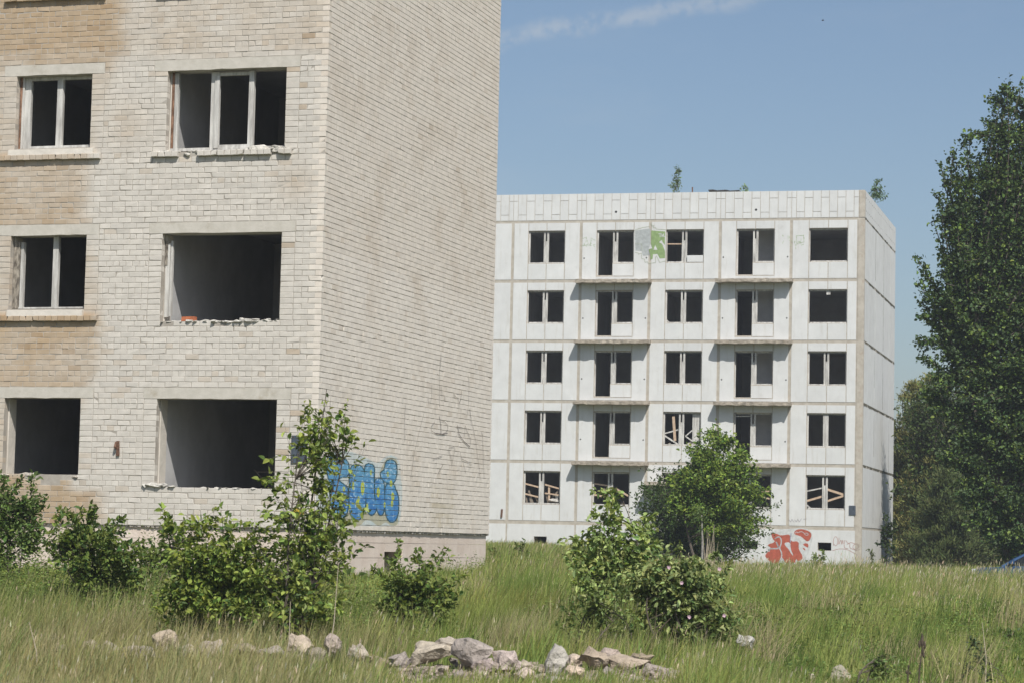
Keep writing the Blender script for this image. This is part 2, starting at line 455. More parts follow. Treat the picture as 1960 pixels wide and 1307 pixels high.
bricks = {'front': [], 'side': []}
GAP = 0.0075
# courses
ch = [(-0.03, 0.07)]
while ch[-1][1] < AH - 0.02: ch.append((ch[-1][1], ch[-1][1] + 0.1))
def row_fill(a0, a1, header, phase):
    """brick lengths in [a0,a1]"""
    L = 0.13 if header else 0.26
    out = []; a = a0
    first = True
    while a < a1 - 1e-6:
        ln = L
        if first and phase: ln = phase
        first = False
        b = min(a + ln, a1)
        if a1 - b < 0.05: b = a1
        out.append((a, b)); a = b
    return out
sillrows = {}
for o in openA:
    if o[4] == 's' and o[5] > 0: sillrows.setdefault(round(3 * o[5] + 0.72, 2), []).append((o[0] - 0.27, o[1] + 0.27))
    if o[4] == 'b' and o[5] > 1: sillrows.setdefault(round(3 * o[5] + 0.72, 2), []).append((o[0] - 0.2, o[1] + 0.2))
for ci, (h0, h1) in enumerate(ch):
    hc = (h0 + h1) / 2
    header = (round((hc - 0.22) / 0.1) % 5) == 0
    # blocked spans on this course
    spans = [(0.0, AW)]
    stacks = []
    for o, l in zip(openA, LINT):
        if l[2] - 0.01 < hc < l[3] + 0.001:
            cut = (l[0], l[1])
        elif o[2] < hc + 0.04 and hc < o[3]:
            cut = (o[0] - 0.26, o[1] + 0.26); stacks += [(o[0] - 0.26, o[0]), (o[1], o[1] + 0.26)]
            if hc < o[2] + 0.04 - 0.06: pass
        else: continue
        new = []
        for s0, s1 in spans:
            if cut[1] <= s0 or cut[0] >= s1: new.append((s0, s1)); continue
            if cut[0] > s0: new.append((s0, cut[0]))
            if cut[1] < s1: new.append((cut[1], s1))
        spans = new
    odd = ci % 2
    for s0, s1 in spans:
        if s0 == 0.0 and odd: s0_ = 0.125
        else: s0_ = s0
        if s1 - s0_ < 0.03: continue
        ph = (0.065 if odd else 0.13) if header else (0.13 if odd else 0.26)
        if s0 == 0.0: ph = 0.26
        for a, b in row_fill(s0_, s1, header, ph): bricks['front'].append([a, b, h0, h1, 0.0])
    for a, b in stacks: bricks['front'].append([a, b, h0, h1, 0.0])
    # side wall
    s0 = 0.0 if odd else 0.13
    for a, b in row_fill(s0, AD, header, 0.26): bricks['side'].append([a, b, h0, h1, 0.0])
# remove bricks in damaged zones / set protrusion of sill rows
random.seed(11)
fr = []
for b in bricks['front']:
    a, bb, h0, h1, off = b; uc = (a + bb) / 2; hc = (h0 + h1) / 2
    damaged = False
    # bottom small window: broken sill, broken big windows
    if 4.75 < uc < 6.1 and 0.78 < hc < 0.88: damaged = not (5.6 < uc < 6.1)
    if 5.0 < uc < 5.35 and 0.70 < hc < 0.88: damaged = True
    if 2.93 < uc < 3.13 and 0.68 < hc < 0.9: damaged = False
    if 2.95 < uc < 3.4 and 0.7 < hc < 0.86: damaged = random.random() < 0.35
    if 3.6 < hc < 3.68 and 0.8 < uc < 3.13 and random.random() < 0.45: damaged = True
    key = round(math.floor(hc * 10) / 10 + 0.02, 2)
    prow = None
    for kk, sp in sillrows.items():
        if abs(kk - hc) < 0.02:
            for s in sp:
                if s[0] <= uc <= s[1]: prow = s
    if prow:
        off = 0.08
        if abs(hc - 6.72) < 0.03 and (2.42 < uc < 2.85): damaged = True
        if abs(hc - 6.72) < 0.03 and 1.0 > uc > 0.9: damaged = True
    if not damaged: fr.append([a, bb, h0, h1, off])
bricks['front'] = fr
# header rows for protruding sills: split stretchers
fr = []
for b in bricks['front']:
    if b[4] > 0 and b[1] - b[0] > 0.15:
        m_ = (b[0] + b[1]) / 2; fr += [[b[0], m_, *b[2:]], [m_, b[1], *b[2:]]]
    else: fr.append(b)
bricks['front'] = fr

def brick_arrays(lst, kind, colors=None, base=0):
    B = np.array([x[:5] for x in lst]); n = len(B)
    jb = rng.uniform(-0.0025, 0.0025, (n, 1)); g = GAP / 2 * rng.uniform(0.6, 1.5, (n, 4))
    gv = 1.0 if kind == 'front' else 0.22
    gh = 0.85 if kind == 'front' else 1.25
    a0 = B[:, 0] + g[:, 0] * gv; a1 = B[:, 1] - g[:, 1] * gv; h0 = B[:, 2] + g[:, 2] * gh; h1 = B[:, 3] - g[:, 3] * gh
    sag = rng.uniform(-0.003, 0.003, (n, 2))
    off = B[:, 4] + (rng.normal(0, 0.0013, n) if kind == 'front' else rng.normal(0.0, 0.0009, n) + 0.0035 * vnoise(B[:, 2] * 40, B[:, 0] * 0.15, 1.0, 7.0))
    tilt = rng.normal(0, 0.0018 if kind == 'front' else 0.0008, (n, 4))
    bev = 0.005 if kind == 'front' else 0.0025
    V = np.zeros((n, 12, 3))
    ca = [(a0, h0), (a1, h0), (a1, h1), (a0, h1)]
    sg = [(1, 1), (-1, 1), (-1, -1), (1, -1)]
    for i, ((a, h), (sa, sh)) in enumerate(zip(ca, sg)):
        hs = sag[:, 0] if i in (0, 3) else sag[:, 1]
        chip = np.where(rng.random(n) < (0.10 if kind == 'front' else 0.02), rng.uniform(0, 0.022, n), 0)
        for L, (ins, dep) in enumerate(((bev, 0), (0.0, bev), (0.0, 0.125))):
            aa = a + sa * (ins + (chip if L < 2 else 0)); hh = h + sh * (ins + (chip * 0.6 if L < 2 else 0)) + hs
            dd = dep - (off + tilt[:, i] if L < 2 else 0 * off)
            if kind == 'front': P = np.stack([-aa, dd, hh + OFFZ], -1)
            else: P = np.stack([-dd, aa, hh + OFFZ], -1)
            V[:, L * 4 + i] = P
    F = [[0, 1, 2, 3]]
    for L in (0, 1):
        for i in range(4):
            j = (i + 1) % 4; F.append([L * 4 + i, L * 4 + 4 + i, L * 4 + 4 + j, L * 4 + j])
    F = np.array(F)
    if kind == 'front': F = F[:, ::-1]
    Fa = (F[None] + (np.arange(n) * 12)[:, None, None]).reshape(-1, 4)
    C = np.array([brick_color(kind, (x[0] + x[1]) / 2, (x[2] + x[3]) / 2) for x in lst]) if colors is None else colors
    return V.reshape(-1, 3), Fa, np.repeat(C, 12, axis=0)

# ---- blue graffiti painted on side-wall bricks (traced in photo pixels of a zoomed crop)
def pip(x, y, poly):
    poly = np.asarray(poly, float); ins = np.zeros(x.shape, bool); j = len(poly) - 1
    for i in range(len(poly)):
        xi, yi = poly[i]; xj, yj = poly[j]
        c = ((yi > y) != (yj > y)) & (x < (xj - xi) * (y - yi) / (yj - yi + 1e-12) + xi)
        ins ^= c; j = i
    return ins
def smoothpoly(P, it=2):
    P = np.asarray(P, float)
    for _ in range(it):
        Q = np.roll(P, -1, 0); P = np.stack([P * 0.75 + Q * 0.25, P * 0.25 + Q * 0.75], 1).reshape(-1, 2)
    return P
def grow(P, d):
    P = np.asarray(P, float); c = P.mean(0); r = P - c; L = np.linalg.norm(r, axis=1, keepdims=True)
    T = np.roll(P, -1, 0) - np.roll(P, 1, 0); N = np.stack([T[:, 1], -T[:, 0]], 1); N /= np.linalg.norm(N, axis=1, keepdims=True) + 1e-9
    area = 0.5 * np.sum(P[:, 0] * np.roll(P[:, 1], -1) - np.roll(P[:, 0], -1) * P[:, 1])
    return P + N * d * (1 if area > 0 else -1)
GL = [smoothpoly(p) for p in (
    [(300, 650), (340, 610), (420, 620), (500, 660), (505, 800), (440, 800), (400, 830), (340, 860), (315, 800)],
    [(330, 880), (390, 820), (440, 860), (500, 900), (500, 1080), (470, 1160), (430, 1180), (380, 1150), (345, 1060)],
    [(510, 720), (560, 690), (625, 710), (655, 800), (655, 1060), (620, 1160), (575, 1198), (530, 1170), (505, 1080)],
    [(640, 700), (680, 682), (730, 700), (730, 790), (722, 960), (760, 1060), (740, 1120), (700, 1152), (665, 1100), (655, 980)],
    [(735, 830), (765, 812), (815, 830), (822, 960), (822, 1100), (795, 1152), (765, 1130), (745, 1040), (735, 940)],
    [(785, 760), (825, 742), (830, 670), (870, 648), (925, 668), (932, 760), (915, 850), (870, 860), (820, 845), (790, 810)],
    [(825, 860), (905, 860), (915, 910), (942, 960), (950, 1090), (930, 1180), (885, 1215), (845, 1180), (825, 1080)])]
GHALO = smoothpoly([(205, 900), (300, 600), (480, 560), (640, 620), (760, 690), (800, 640), (870, 600), (960, 640), (965, 820), (985, 900), (965, 1210), (900, 1245), (600, 1240), (300, 1200), (210, 1150)])
GTAN = smoothpoly([(300, 1130), (500, 1110), (740, 1120), (950, 1150), (940, 1235), (880, 1240), (830, 1200), (770, 1250), (700, 1190), (650, 1180), (600, 1250), (480, 1240), (330, 1220)])
GTAN2 = smoothpoly([(770, 780), (800, 700), (835, 640), (880, 625), (935, 650), (940, 700), (820, 700), (815, 760), (790, 830)])
GYEL = [(700, 765, 9, 22), (540, 880, 9, 38), (625, 900, 16, 62), (375, 980, 20, 26), (440, 985, 26, 40), (590, 1000, 10, 26), (580, 1040, 14, 36), (765, 940, 14, 44),
        (850, 780, 9, 26), (880, 860, 12, 30), (895, 980, 13, 40), (890, 1040, 11, 30), (512, 1080, 8, 20), (668, 1070, 9, 36), (822, 1050, 8, 24), (458, 910, 12, 22)]
def paint_side(v, h, c):
    """paint colour of side-wall points v,h (arrays) over base colour c"""
    P = A0 + np.outer(v, sA) + np.outer(h, [0, 0, 1.0])
    X, Y = proj(P); x = (X - 560) * 4.667; y = (Y - 740) * 4.667
    c = c.copy()
    nz_ = vnoise(x, y, 0.02, 3.3); nz2_ = vnoise(x, y, 0.07, 5.1)
    m = pip(x, y, GHALO); f = np.where(m, 0.55 + 0.3 * nz_, 0)[:, None].clip(0, 0.75)
    c = c * (1 - f) + np.array([0.45, 0.58, 0.62]) * f
    for g in (GTAN, GTAN2):
        m = pip(x, y, g); f = np.where(m, 0.7, 0)[:, None]; c = c * (1 - f) + np.array([0.40, 0.36, 0.21]) * f
    for g in GL:
        m = pip(x, y, grow(g, 9)); c[m] = np.array([0.035, 0.10, 0.13])
    for g in GL:
        m = pip(x, y, grow(g, -2)); t = np.clip(0.45 + 0.5 * nz_ + 0.35 * nz2_, 0, 1)[:, None]
        top = np.clip((900 - y) / 300, 0, 0.5)[:, None]
        cc = np.array([0.035, 0.16, 0.45]) * (1 - t) + np.array([0.13, 0.36, 0.60]) * t
        cc = cc * (1 - top) + np.array([0.17, 0.38, 0.48]) * top
        c[m] = cc[m]
        hl = m & (vnoise(x, y, 0.06, 8.8) > 0.42); c[hl] = np.array([0.36, 0.55, 0.72])
    for (cx, cy, rx, ry) in GYEL:
        m = (((x - cx) / rx) ** 2 + ((y - cy) / ry) ** 2 < 1) & (((x - cx) / rx * 2.6) ** 2 + ((y - cy) / ry * 1.4) ** 2 > 0.25)
        c[m] = np.array([0.50, 0.55, 0.06])
    return c
def drip_side(v, h, c):
    f = np.zeros(len(v))
    for v0, ha, hb, wd in ((6.75, 1.05, 0.2, .03), (7.0, 1.0, 0.05, .03), (7.25, 1.12, 0.3, .04), (7.5, 0.95, 0.1, .03), (7.8, 0.9, 0.0, .03), (6.5, 0.9, 0.1, .03), (8.1, 0.8, 0.2, .03), (5.9, 0.7, 0.3, .02)):
        f = np.maximum(f, np.exp(-((v - v0 - 0.03 * np.sin(h * 5)) / wd) ** 2) * (h < ha) * (h > hb) * 0.45)
    f = np.maximum(f, ((np.abs(v - 7.2) < 0.7) & (h > 0.15) & (h < 0.95)) * 0.10)
    return c * (1 - f[:, None]) + np.array([0.40, 0.33, 0.18]) * f[:, None]

GV0, GV1, GH0, GH1 = -0.01, 4.75, -0.03, 1.7
painted = [b for b in bricks['side'] if (b[0] < GV1 and b[3] < GH1 and b[1] > GV0)]
plain = [b for b in bricks['side'] if not (b[0] < GV1 and b[3] < GH1 and b[1] > GV0)]
V, F, C = brick_arrays(bricks['front'], 'front')
def stain_soft(u, h):
    n1 = vnoise(u, h, 1.9, 3.0); n2 = vnoise(u, h, 6.0, 4.0); hm = h % 3.0
    edge = 4.50 + 0.22 * np.sin(h * 1.3) + 0.20 * n1 + 0.05 * n2
    a_ = sstep(u, edge - 0.12, edge + 0.18) * (0.75 + 0.3 * n1)
    band = np.where((hm < 0.8) | (hm > 2.35), 1.0, np.where(u > 6.2, 0.45, 0.5))
    a_ = a_ * band * (0.75 + 0.35 * vnoise(u, h, 0.8, 14.0))
    a_ = np.maximum(a_, sstep(h, 8.35, 8.8) * (0.22 + 0.2 * n1)); a_ = np.maximum(a_, sstep(h, 8.5, 8.8) * sstep(u, 3.9 + .3 * n1, 4.3 + .3 * n1) * 0.7)
    a_ = np.maximum(a_, sstep(u, 4.0, 4.35) * (1 - sstep(u, 5.6, 6.0)) * (1 - sstep(h, 0.45, 0.7)) * (0.6 + .3 * n1))
    a_ = np.maximum(a_, 0.35 * np.exp(-((u - 0.55) / .3) ** 2 - ((h - 6.15) / .3) ** 2)); a_ = np.maximum(a_, 0.22 * np.exp(-((u - 3.9) / .5) ** 2 - ((h - 7.3) / .4) ** 2))
    drip = 0.16 * np.clip(vnoise(u * 6, h * 0.4, 1.0, 33.0), 0, 1) * (hm > 0.1)
    return np.clip(a_ * 1.35 + drip, 0, 0.97)
cu = V.reshape(-1, 12, 3).mean(1); jit_ = np.repeat(rng.uniform(-0.10, 0.10, len(cu)), 12)
st_ = stain_soft(-V[:, 0], V[:, 2] - OFFZ); st_ = (st_ + jit_ * (st_ > 0.15)).clip(0, 1)[:, None]
lum_ = C / WHITE[None]; C = (WHITE[None] * (1 - st_) + TAN[None] * st_) * lum_
np_mesh('front_bricks', V, [F], M['brick'], brickb, C)
V, F, C = brick_arrays(plain, 'side')
C = drip_side(V[:, 1], V[:, 2] - OFFZ, C)
np_mesh('side_bricks', V, [F], M['brick'], brickb, C)
# painted bricks: front face finely divided so the spray paint is carried by the brick faces
Vs, Fs, Cs = [], [], []; base = 0
for b in painted:
    V, F, C = brick_arrays([b], 'side'); C0 = C[0]
    nu, nh = max(3, int((b[1] - b[0]) / 0.013)), 8
    q = V[:4]
    s = np.linspace(0, 1, nu)[None, :, None]; t = np.linspace(0, 1, nh)[:, None, None]
    grid = (q[0] * (1 - s) + q[1] * s) * (1 - t) + (q[3] * (1 - s) + q[2] * s) * t
    gv = grid.reshape(-1, 3)
    k = (np.arange(nh - 1)[:, None] * nu + np.arange(nu - 1)[None]).reshape(-1)
    gf = np.stack([k, k + 1, k + nu + 1, k + nu], -1)
    Vs.append(V); Fs.append(F[1:] + base); Cs.append(C); base += 12
    Vs.append(gv); Fs.append(gf + base); Cs.append(np.tile(C0, (len(gv), 1))); base += len(gv)
V = np.concatenate(Vs); C = np.concatenate(Cs)
C = paint_side(V[:, 1], V[:, 2] - OFFZ, C)
g = np_mesh('graffiti_bricks', V, [np.concatenate(Fs)], M['brick'], brickb, C)
g['label'] = 'bricks sprayed with blue bubble letters and yellow marks'

# marker scribbles on the side wall (thin painted ribbons)
def ribbon(mb, pts, wd, to3d, nrm, c):
    pts = [np.array(p, float) for p in pts]
    for a, b in zip(pts[:-1], pts[1:]):
        d = b - a; L = np.linalg.norm(d)
        if L < 1e-6: continue
        n = np.array([-d[1], d[0]]) / L * wd / 2; e = d / L * wd * 0.3
        mb.add([to3d(*(a - e + n)), to3d(*(b + e + n)), to3d(*(b + e - n)), to3d(*(a - e - n))], [(0, 1, 2, 3)], c)
def side3d(v, h): return (0.013, v, h + OFFZ)
mb = MB()
S5 = lambda x, y: ASv(760 + x / 4.67, 640 + y / 4.67)
scr = [[(385, 170), (375, 340), (378, 560), (374, 640)], [(372, 730), (385, 790), (388, 880)],
       [(330, 780), (300, 820), (305, 860), (340, 880), (400, 888), (445, 860), (450, 810), (420, 775), (385, 765)],
       [(305, 450), (305, 560), (290, 620)], [(270, 560), (285, 610)], [(390, 460), (400, 560)], [(425, 540), (420, 585)], [(390, 200), (383, 290)],
       [(500, 520), (515, 550), (545, 570), (550, 650)], [(575, 500), (565, 570), (550, 610)],
       [(630, 360), (640, 460), (635, 600), (625, 710)], [(645, 660), (655, 740), (680, 850), (700, 960), (712, 1060)],
       [(712, 1060), (725, 1150), (740, 1290)], [(690, 230), (700, 290)],
       [(535, 810), (550, 890), (590, 950), (645, 1000), (655, 930), (620, 860), (605, 810), (595, 915)], [(525, 820), (580, 830)],
       [(748, 870), (765, 905)], [(760, 900), (765, 1080), (775, 1280)],
       [(485, 1170), (478, 1090), (458, 1030), (462, 1000), (485, 1008), (505, 998), (512, 1030), (500, 1080), (488, 1150)],
       [(560, 1050), (575, 1110), (640, 1140), (660, 1165)], [(585, 1140), (610, 1230)],
       [(70, 620), (60, 800), (65, 950)], [(235, 700), (190, 880), (150, 1050), (120, 1270)], [(320, 1110), (400, 1080)], [(405, 1160), (360, 1240)]]
for s in scr:
    w_ = 0.011
    ribbon(mb, [S5(*p) for p in s], w_, side3d, None, (0.30, 0.27, 0.25))
for s in ([(372, 730), (385, 790), (388, 880)], [(535, 810), (550, 890), (590, 950), (645, 1000)], [(645, 660), (655, 740)], [(340, 880), (400, 888), (445, 880)], [(565, 570), (550, 610)]):
    ribbon(mb, [S5(*p) for p in s], 0.018, lambda v, h: (0.0145, v, h + OFFZ), None, (0.16, 0.14, 0.14))
mb.build('scribble', M['paint'], brickb, color=True)
# small yellow paint mark on the front near the corner
mb = MB()
fr3 = lambda u, h, d=-0.009: (-u, d, h + OFFZ)
uy0, hy0 = AFv(563, 972); uy1, hy1 = AFv(582, 984)
mb.add([fr3(uy0, hy0), fr3(uy1, hy0), fr3(uy1, hy1), fr3(uy0, hy1)], [(0, 1, 2, 3)], (0.60, 0.42, 0.04))
mb.build('yellow_paint_mark', M['paint'], brickb, color=True)

# --- lintels, reveals, sills
random.seed(5)
for l in LINT:
    if l[0] > 20 or l[1] > AW: continue
    mb = MB(); n = 14
    # slightly rough lower arris: box with wobble
    xs_ = np.linspace(l[0] + 0.004, l[1] - 0.004, n); vv = []
    for a in xs_:
        for (d, h) in ((-0.004, l[2] + random.uniform(-0.008, 0.006)), (-0.004, l[3] - 0.005), (0.30, l[3] - 0.005), (0.30, l[2])): vv.append((-a, d, h + OFFZ))
    ff = []
    for i in range(n - 1):
        for k in range(4): ff.append((i * 4 + k, i * 4 + (k + 1) % 4, (i + 1) * 4 + (k + 1) % 4, (i + 1) * 4 + k))
    ff += [(0, 1, 2, 3), ((n - 1) * 4 + 3, (n - 1) * 4 + 2, (n - 1) * 4 + 1, (n - 1) * 4)]
    mb.add(vv, ff); mb.build('lintel', M['lintel'], brickb)
def chunk_bm(size, seed, flat=1.0, npts=18, noise_amp=0.06, sub=1):
    rr = random.Random(seed); bm = bmesh.new()
    for i in range(npts):
        v = Vector((rr.gauss(0, 1), rr.gauss(0, 1), rr.gauss(0, 1))).normalized() * rr.uniform(0.8, 1.0)
        bm.verts.new((v.x * size[0] / 2, v.y * size[1] / 2, v.z * size[2] / 2))
    bmesh.ops.convex_hull(bm, input=bm.verts)
    bmesh.ops.delete(bm, geom=[v for v in bm.verts if not v.link_faces], context='VERTS')
    ms = min(size)
    for k in range(sub):
        bmesh.ops.subdivide_edges(bm, edges=bm.edges[:], cuts=1, use_grid_fill=True)
        for v in bm.verts:
            q = v.co * (3.0 / ms) + Vector((seed, seed * 2, 0))
            v.co += Vector((mnoise.noise(q), mnoise.noise(q + Vector((9, 0, 0))), mnoise.noise(q + Vector((0, 9, 0))))) * noise_amp * ms / (k + 1)
    return bm
def bm_obj(name, bm, mat, parent=None, colr=None, loc=None, rot=None, smooth=False):
    me = bpy.data.meshes.new(name); bm.to_mesh(me); bm.free()
    if colr is not None:
        a = me.color_attributes.new('Col', 'FLOAT_COLOR', 'POINT'); n = len(me.vertices)
        c = np.ones((n, 4), np.float32); c[:, :3] = np.array(colr) * (1 + rng.uniform(-0.06, 0.06, (n, 1)))
        a.data.foreach_set('color', c.ravel())
    o = link_mesh(name, me, mat, parent)
    if loc is not None: o.location = loc
    if rot is not None: o.rotation_euler = rot
    return o
for o in openA:
    if o[4] == 's' and o[5] > 0 and o[1] < AW:
        mb = MB(); ext = 0.0 if o[5] == 1 else 0.1
        a0, a1 = o[0] - ext, o[1] + ext; z0 = o[2] - 0.14 + OFFZ; z1 = o[2] + OFFZ
        mb.add([(-a0, -0.07, z0), (-a1, -0.07, z0), (-a1, -0.055, z1 - 0.03), (-a0, -0.055, z1 - 0.03), (-a0, 0.12, z1), (-a1, 0.12, z1), (-a0, 0.12, z0), (-a1, 0.12, z0)],
               [(0, 1, 2, 3), (3, 2, 5, 4), (0, 3, 4, 6), (1, 7, 5, 2), (0, 6, 7, 1)])
        mb.build('window_sill', M['plaster'], brickb)
def bits(name, items, mat, color, parent):
    """a broken strip of mortar lumps: one mesh"""
    bmj = bmesh.new()
    for (x, y, z, sx, sy, sz, sd) in items:
        b = chunk_bm((sx, sy, sz), sd, npts=12, sub=1); me = bpy.data.meshes.new('tmp'); b.to_mesh(me); b.free()
        me.transform(Matrix.Translation((x, y, z))); bmj.from_mesh(me); bpy.data.meshes.remove(me)
    return bm_obj(name, bmj, mat, parent, color)
rr = random.Random(3)
def rubble_row(u0, u1, h, n, s=0.09, y=0.03):
    out = []
    for i in range(n):
        u = u0 + (u1 - u0) * (i + rr.random()) / n
        ss = s * rr.choice([.3, .45, .6, .9, 1.4]); out.append((-u, y + rr.uniform(-0.03, 0.06), h + OFFZ + ss * 0.05, ss * rr.uniform(1.3, 4.0) + .03, 0.14, ss, rr.randrange(999)))
    return out
it = rubble_row(0.85, 1.6, 6.77, 9, 0.12, 0.0) + rubble_row(1.5, 3.2, 6.765, 16, 0.07, 0.0) + [(-2.42, 0.0, 6.74 + OFFZ, 0.26, 0.12, 0.13, 77), (-2.68, 0.0, 6.71 + OFFZ, 0.22, 0.12, 0.11, 78)]
bits('broken_sill', it, M['rock'], (0.66, 0.63, 0.57), brickb)
it = rubble_row(0.85, 3.1, 3.65, 34, 0.075, 0.02) + rubble_row(0.85, 1.6, 3.69, 6, 0.07, 0.05)
bits('broken_sill', it, M['rock'], (0.60, 0.58, 0.53), brickb)
it = rubble_row(2.75, 3.35, 0.68, 8, 0.09, 0.0) + rubble_row(0.85, 2.2, 0.665, 12, 0.035, 0.02)
bits('broken_sill', it, M['rock'], (0.58, 0.56, 0.51), brickb)
it = rubble_row(5.3, 6.2, 0.84, 12, 0.09, 0.03) + rubble_row(4.66, 4.85, 0.82, 3, 0.12, 0.03)
bits('broken_sill', it, M['rock'], (0.58, 0.53, 0.46), brickb)
mb = MB(); mb.box((-2.7, 0.0, 3.665 + OFFZ), (-2.45, 0.12, 3.745 + OFFZ), jit=0.006)
ob_ = mb.build('brick', mat_noise('orange_brick', (0.50, 0.16, 0.07), (0.36, 0.12, 0.06), 9), None)
ob_.matrix_world = Matrix.Translation((AX, AY, AZ - OFFZ)) @ Matrix.Rotation(-AYAW, 4, 'Z')
props(ob_, 'single orange brick lying on the broken sill of the middle wide window', 'brick')

# --- plinth with basement vent
mb = MB()
def pbox(u0, u1, h0, h1):
    mb.box((-u1, 0.05, h0 + OFFZ), (-u0, 0.4, h1 + OFFZ))
pr_ = -0.035
for (h0, h1) in ((-0.253, -0.04), (-0.535, -0.259), (-1.5, -0.541)):
    u = 0.42; k = 0
    while u < AW:
        L = 2.4 if k % 2 == 0 else 1.8
        e = min(u + L, AW); mb.box((-e, 0.05, h0 + OFFZ), (-u - 0.006, 0.4, h1 + OFFZ), jit=0.003); u = e; k += 1
# side plinth x from -0.4 to -0.05, openings at v 3.85-4.9, h -0.8..-0.42
def sidep(v0, v1, h0, h1): mb.box((-0.4, v0, h0 + OFFZ), (-0.05, v1 - 0.005, h1 + OFFZ), jit=0.003)
for (v0, v1) in ((0.05, 2.4), (2.4, 4.9), (4.9, 7.6), (7.6, AD - 0.05)): sidep(v0, v1, -0.253, -0.04)
for (v0, v1) in ((0.05, 1.6), (1.6, 3.85), (4.9, 6.3), (6.3, 8.8), (8.8, AD - 0.05)): sidep(v0, v1, -0.535, -0.259)
sidep(3.85, 4.9, -0.42, -0.259)
for (v0, v1) in ((0.05, 2.0), (2.0, 3.87), (4.72, 7.0), (7.0, 9.0), (9.0, AD - 0.05)): sidep(v0, v1, -1.5, -0.541)
mb.box((-0.38, 0.2, OFFZ - 0.1), (-0.06, AD - 0.1, OFFZ - 0.036))
mb.box((-AW, 0.06, OFFZ - 0.1), (-0.4, 0.4, OFFZ - 0.034))
mb.box((-AW, AD - 0.4, OFFZ - 1.5), (-0.45, AD - 0.05, OFFZ - 0.04))
mb.box((-AW, 0.45, OFFZ - 1.5), (-AW + 0.4, AD - 0.45, OFFZ - 0.04))
mb.build('plinth', M['plinth'], brickb)
# ragged mortar lip above plinth
mb = MB()
for k in range(520):
    v = rng.uniform(0, AD); s = rng.uniform(0.012, 0.045); mb.box((-0.08, v, OFFZ - 0.05 - s * 0.4), (-0.012 - rng.uniform(0, 0.03), v + s * 1.6, OFFZ - 0.028), jit=0.006)
for k in range(500):
    u = rng.uniform(0.05, 12); s = rng.uniform(0.012, 0.04); mb.box((-u - s * 1.6, 0.012 + rng.uniform(0, 0.03), OFFZ - 0.05 - s * 0.3), (-u, 0.08, OFFZ - 0.028), jit=0.006)
mb.build('mortar_lip', M['mortar'], brickb)

# --- interior: floors, partitions
mb = MB()
for k in range(0, 6):
    zf = 3 * k - 0.05 + OFFZ
    if k == 5: zf = AH + OFFZ - 0.35
    mb.box((-AW + 0.41, WT + 0.002, zf - 0.22), (-0.43, AD - 0.43, zf))
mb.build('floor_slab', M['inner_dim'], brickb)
mb = MB()
for k in range(5):
    z0 = 3 * k - 0.048 + OFFZ; z1 = 3 * k + 2.728 + OFFZ
    if k == 4: z1 = AH + OFFZ - 0.575
    for u in (3.14, 6.75, 9.6, 13.0, 16.3): mb.box((-u - 0.14, WT + 0.003, z0 + .001), (-u, 5.4, z1 - .001))
    # spine wall with doorways
    for (a, b) in ((0.44, 0.9), (1.75, 5.3), (6.1, 8.2), (9.0, 11.2), (12.0, 19.5)): mb.box((-b, 5.4, z0 + .001), (-a, 5.55, z1 - .001))
    for (a, b) in ((0.9, 1.75), (5.3, 6.1), (8.2, 9.0), (11.2, 12.0)): mb.box((-b, 5.402, z0 + 2.05), (-a, 5.548, z1 - .001))
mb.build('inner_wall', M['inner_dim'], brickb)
# plastered reveal of lintel underside/back handled by core; roof
mb = MB(); mb.box((-AW, 0.0, AH + OFFZ + 0.001), (0.0, AD, AH + OFFZ + 0.35)); mb.build('parapet', M['lintel'], brickb)
# plaster lining on the left reveal (visible inner face)
for o in openA:
    z0, z1 = o[2] + OFFZ + 0.005, o[3] + OFFZ - 0.005
    if o[1] > AW: continue
    mb = MB()
    mb.box((-o[1] - 0.001, 0.15 if o[4] == 'b' else 0.16, z0), (-o[1] + 0.022, WT + 0.003, z1), jit=0.004)
    mb.build('reveal_plaster', M['plaster'], brickb)

# --- window frames of the brick building
def posts(name, parts, parent, label=None):
    """parts: (u0,u1,h0,h1,d0,d1,mat)"""
    obs = []; root = None
    for mt in ('frame', 'frame_dark', 'frame_old'):
        ps = [p for p in parts if p[6] == mt]
        if not ps: continue
        mb = MB()
        for p in ps: mb.box((-p[1], p[4], p[2] + OFFZ), (-p[0], p[5], p[3] + OFFZ), jit=0.003)
        if root is None:
            root = mb.build(name, M[mt], parent)
            if label: root['label'] = label
        else: mb.build('weathered_jamb' if mt != 'frame' else 'post', M[mt], root)
    return root
def uu(px, d=0.17): return AFv(px, 300, d)[0]
# top small: y ~ 145..280
def usm(px, py, d=0.17): return AFv(px, py, d)[0]
zt, zb = 8.265, 6.92
posts('window_frame', [
    (usm(59, 210), usm(46, 210), zb, zt, 0.16, 0.24, 'frame'), (usm(47.5, 210), usm(45.5, 210) + 0.02, zb, zt, 0.13, 0.158, 'frame'),
    (usm(120, 210), usm(109, 210), zb, zt, 0.16, 0.24, 'frame'), (4.68, 6.18, zb, zb + 0.045, 0.155, 0.245, 'frame'), (4.68, 6.18, zt - 0.06, zt, 0.17, 0.23, 'frame'),
    (usm(44, 210) - 0.0, 6.19, zb, zt, 0.132, 0.20, 'frame_dark')], brickb)
zt, zb = 5.265, 3.92
posts('window_frame', [
    (usm(45.5, 520), usm(39.5, 520), zb, zt - .1, 0.15, 0.23, 'frame'), (usm(111, 520), usm(101, 520), zb, zt, 0.16, 0.24, 'frame'),
    (4.68, 6.18, zb, zb + 0.03, 0.155, 0.235, 'frame'), (usm(38.5, 520), 6.19, zb, zt - 0.1, 0.13, 0.20, 'frame_old')], brickb)
zt, zb = 8.265, 6.80
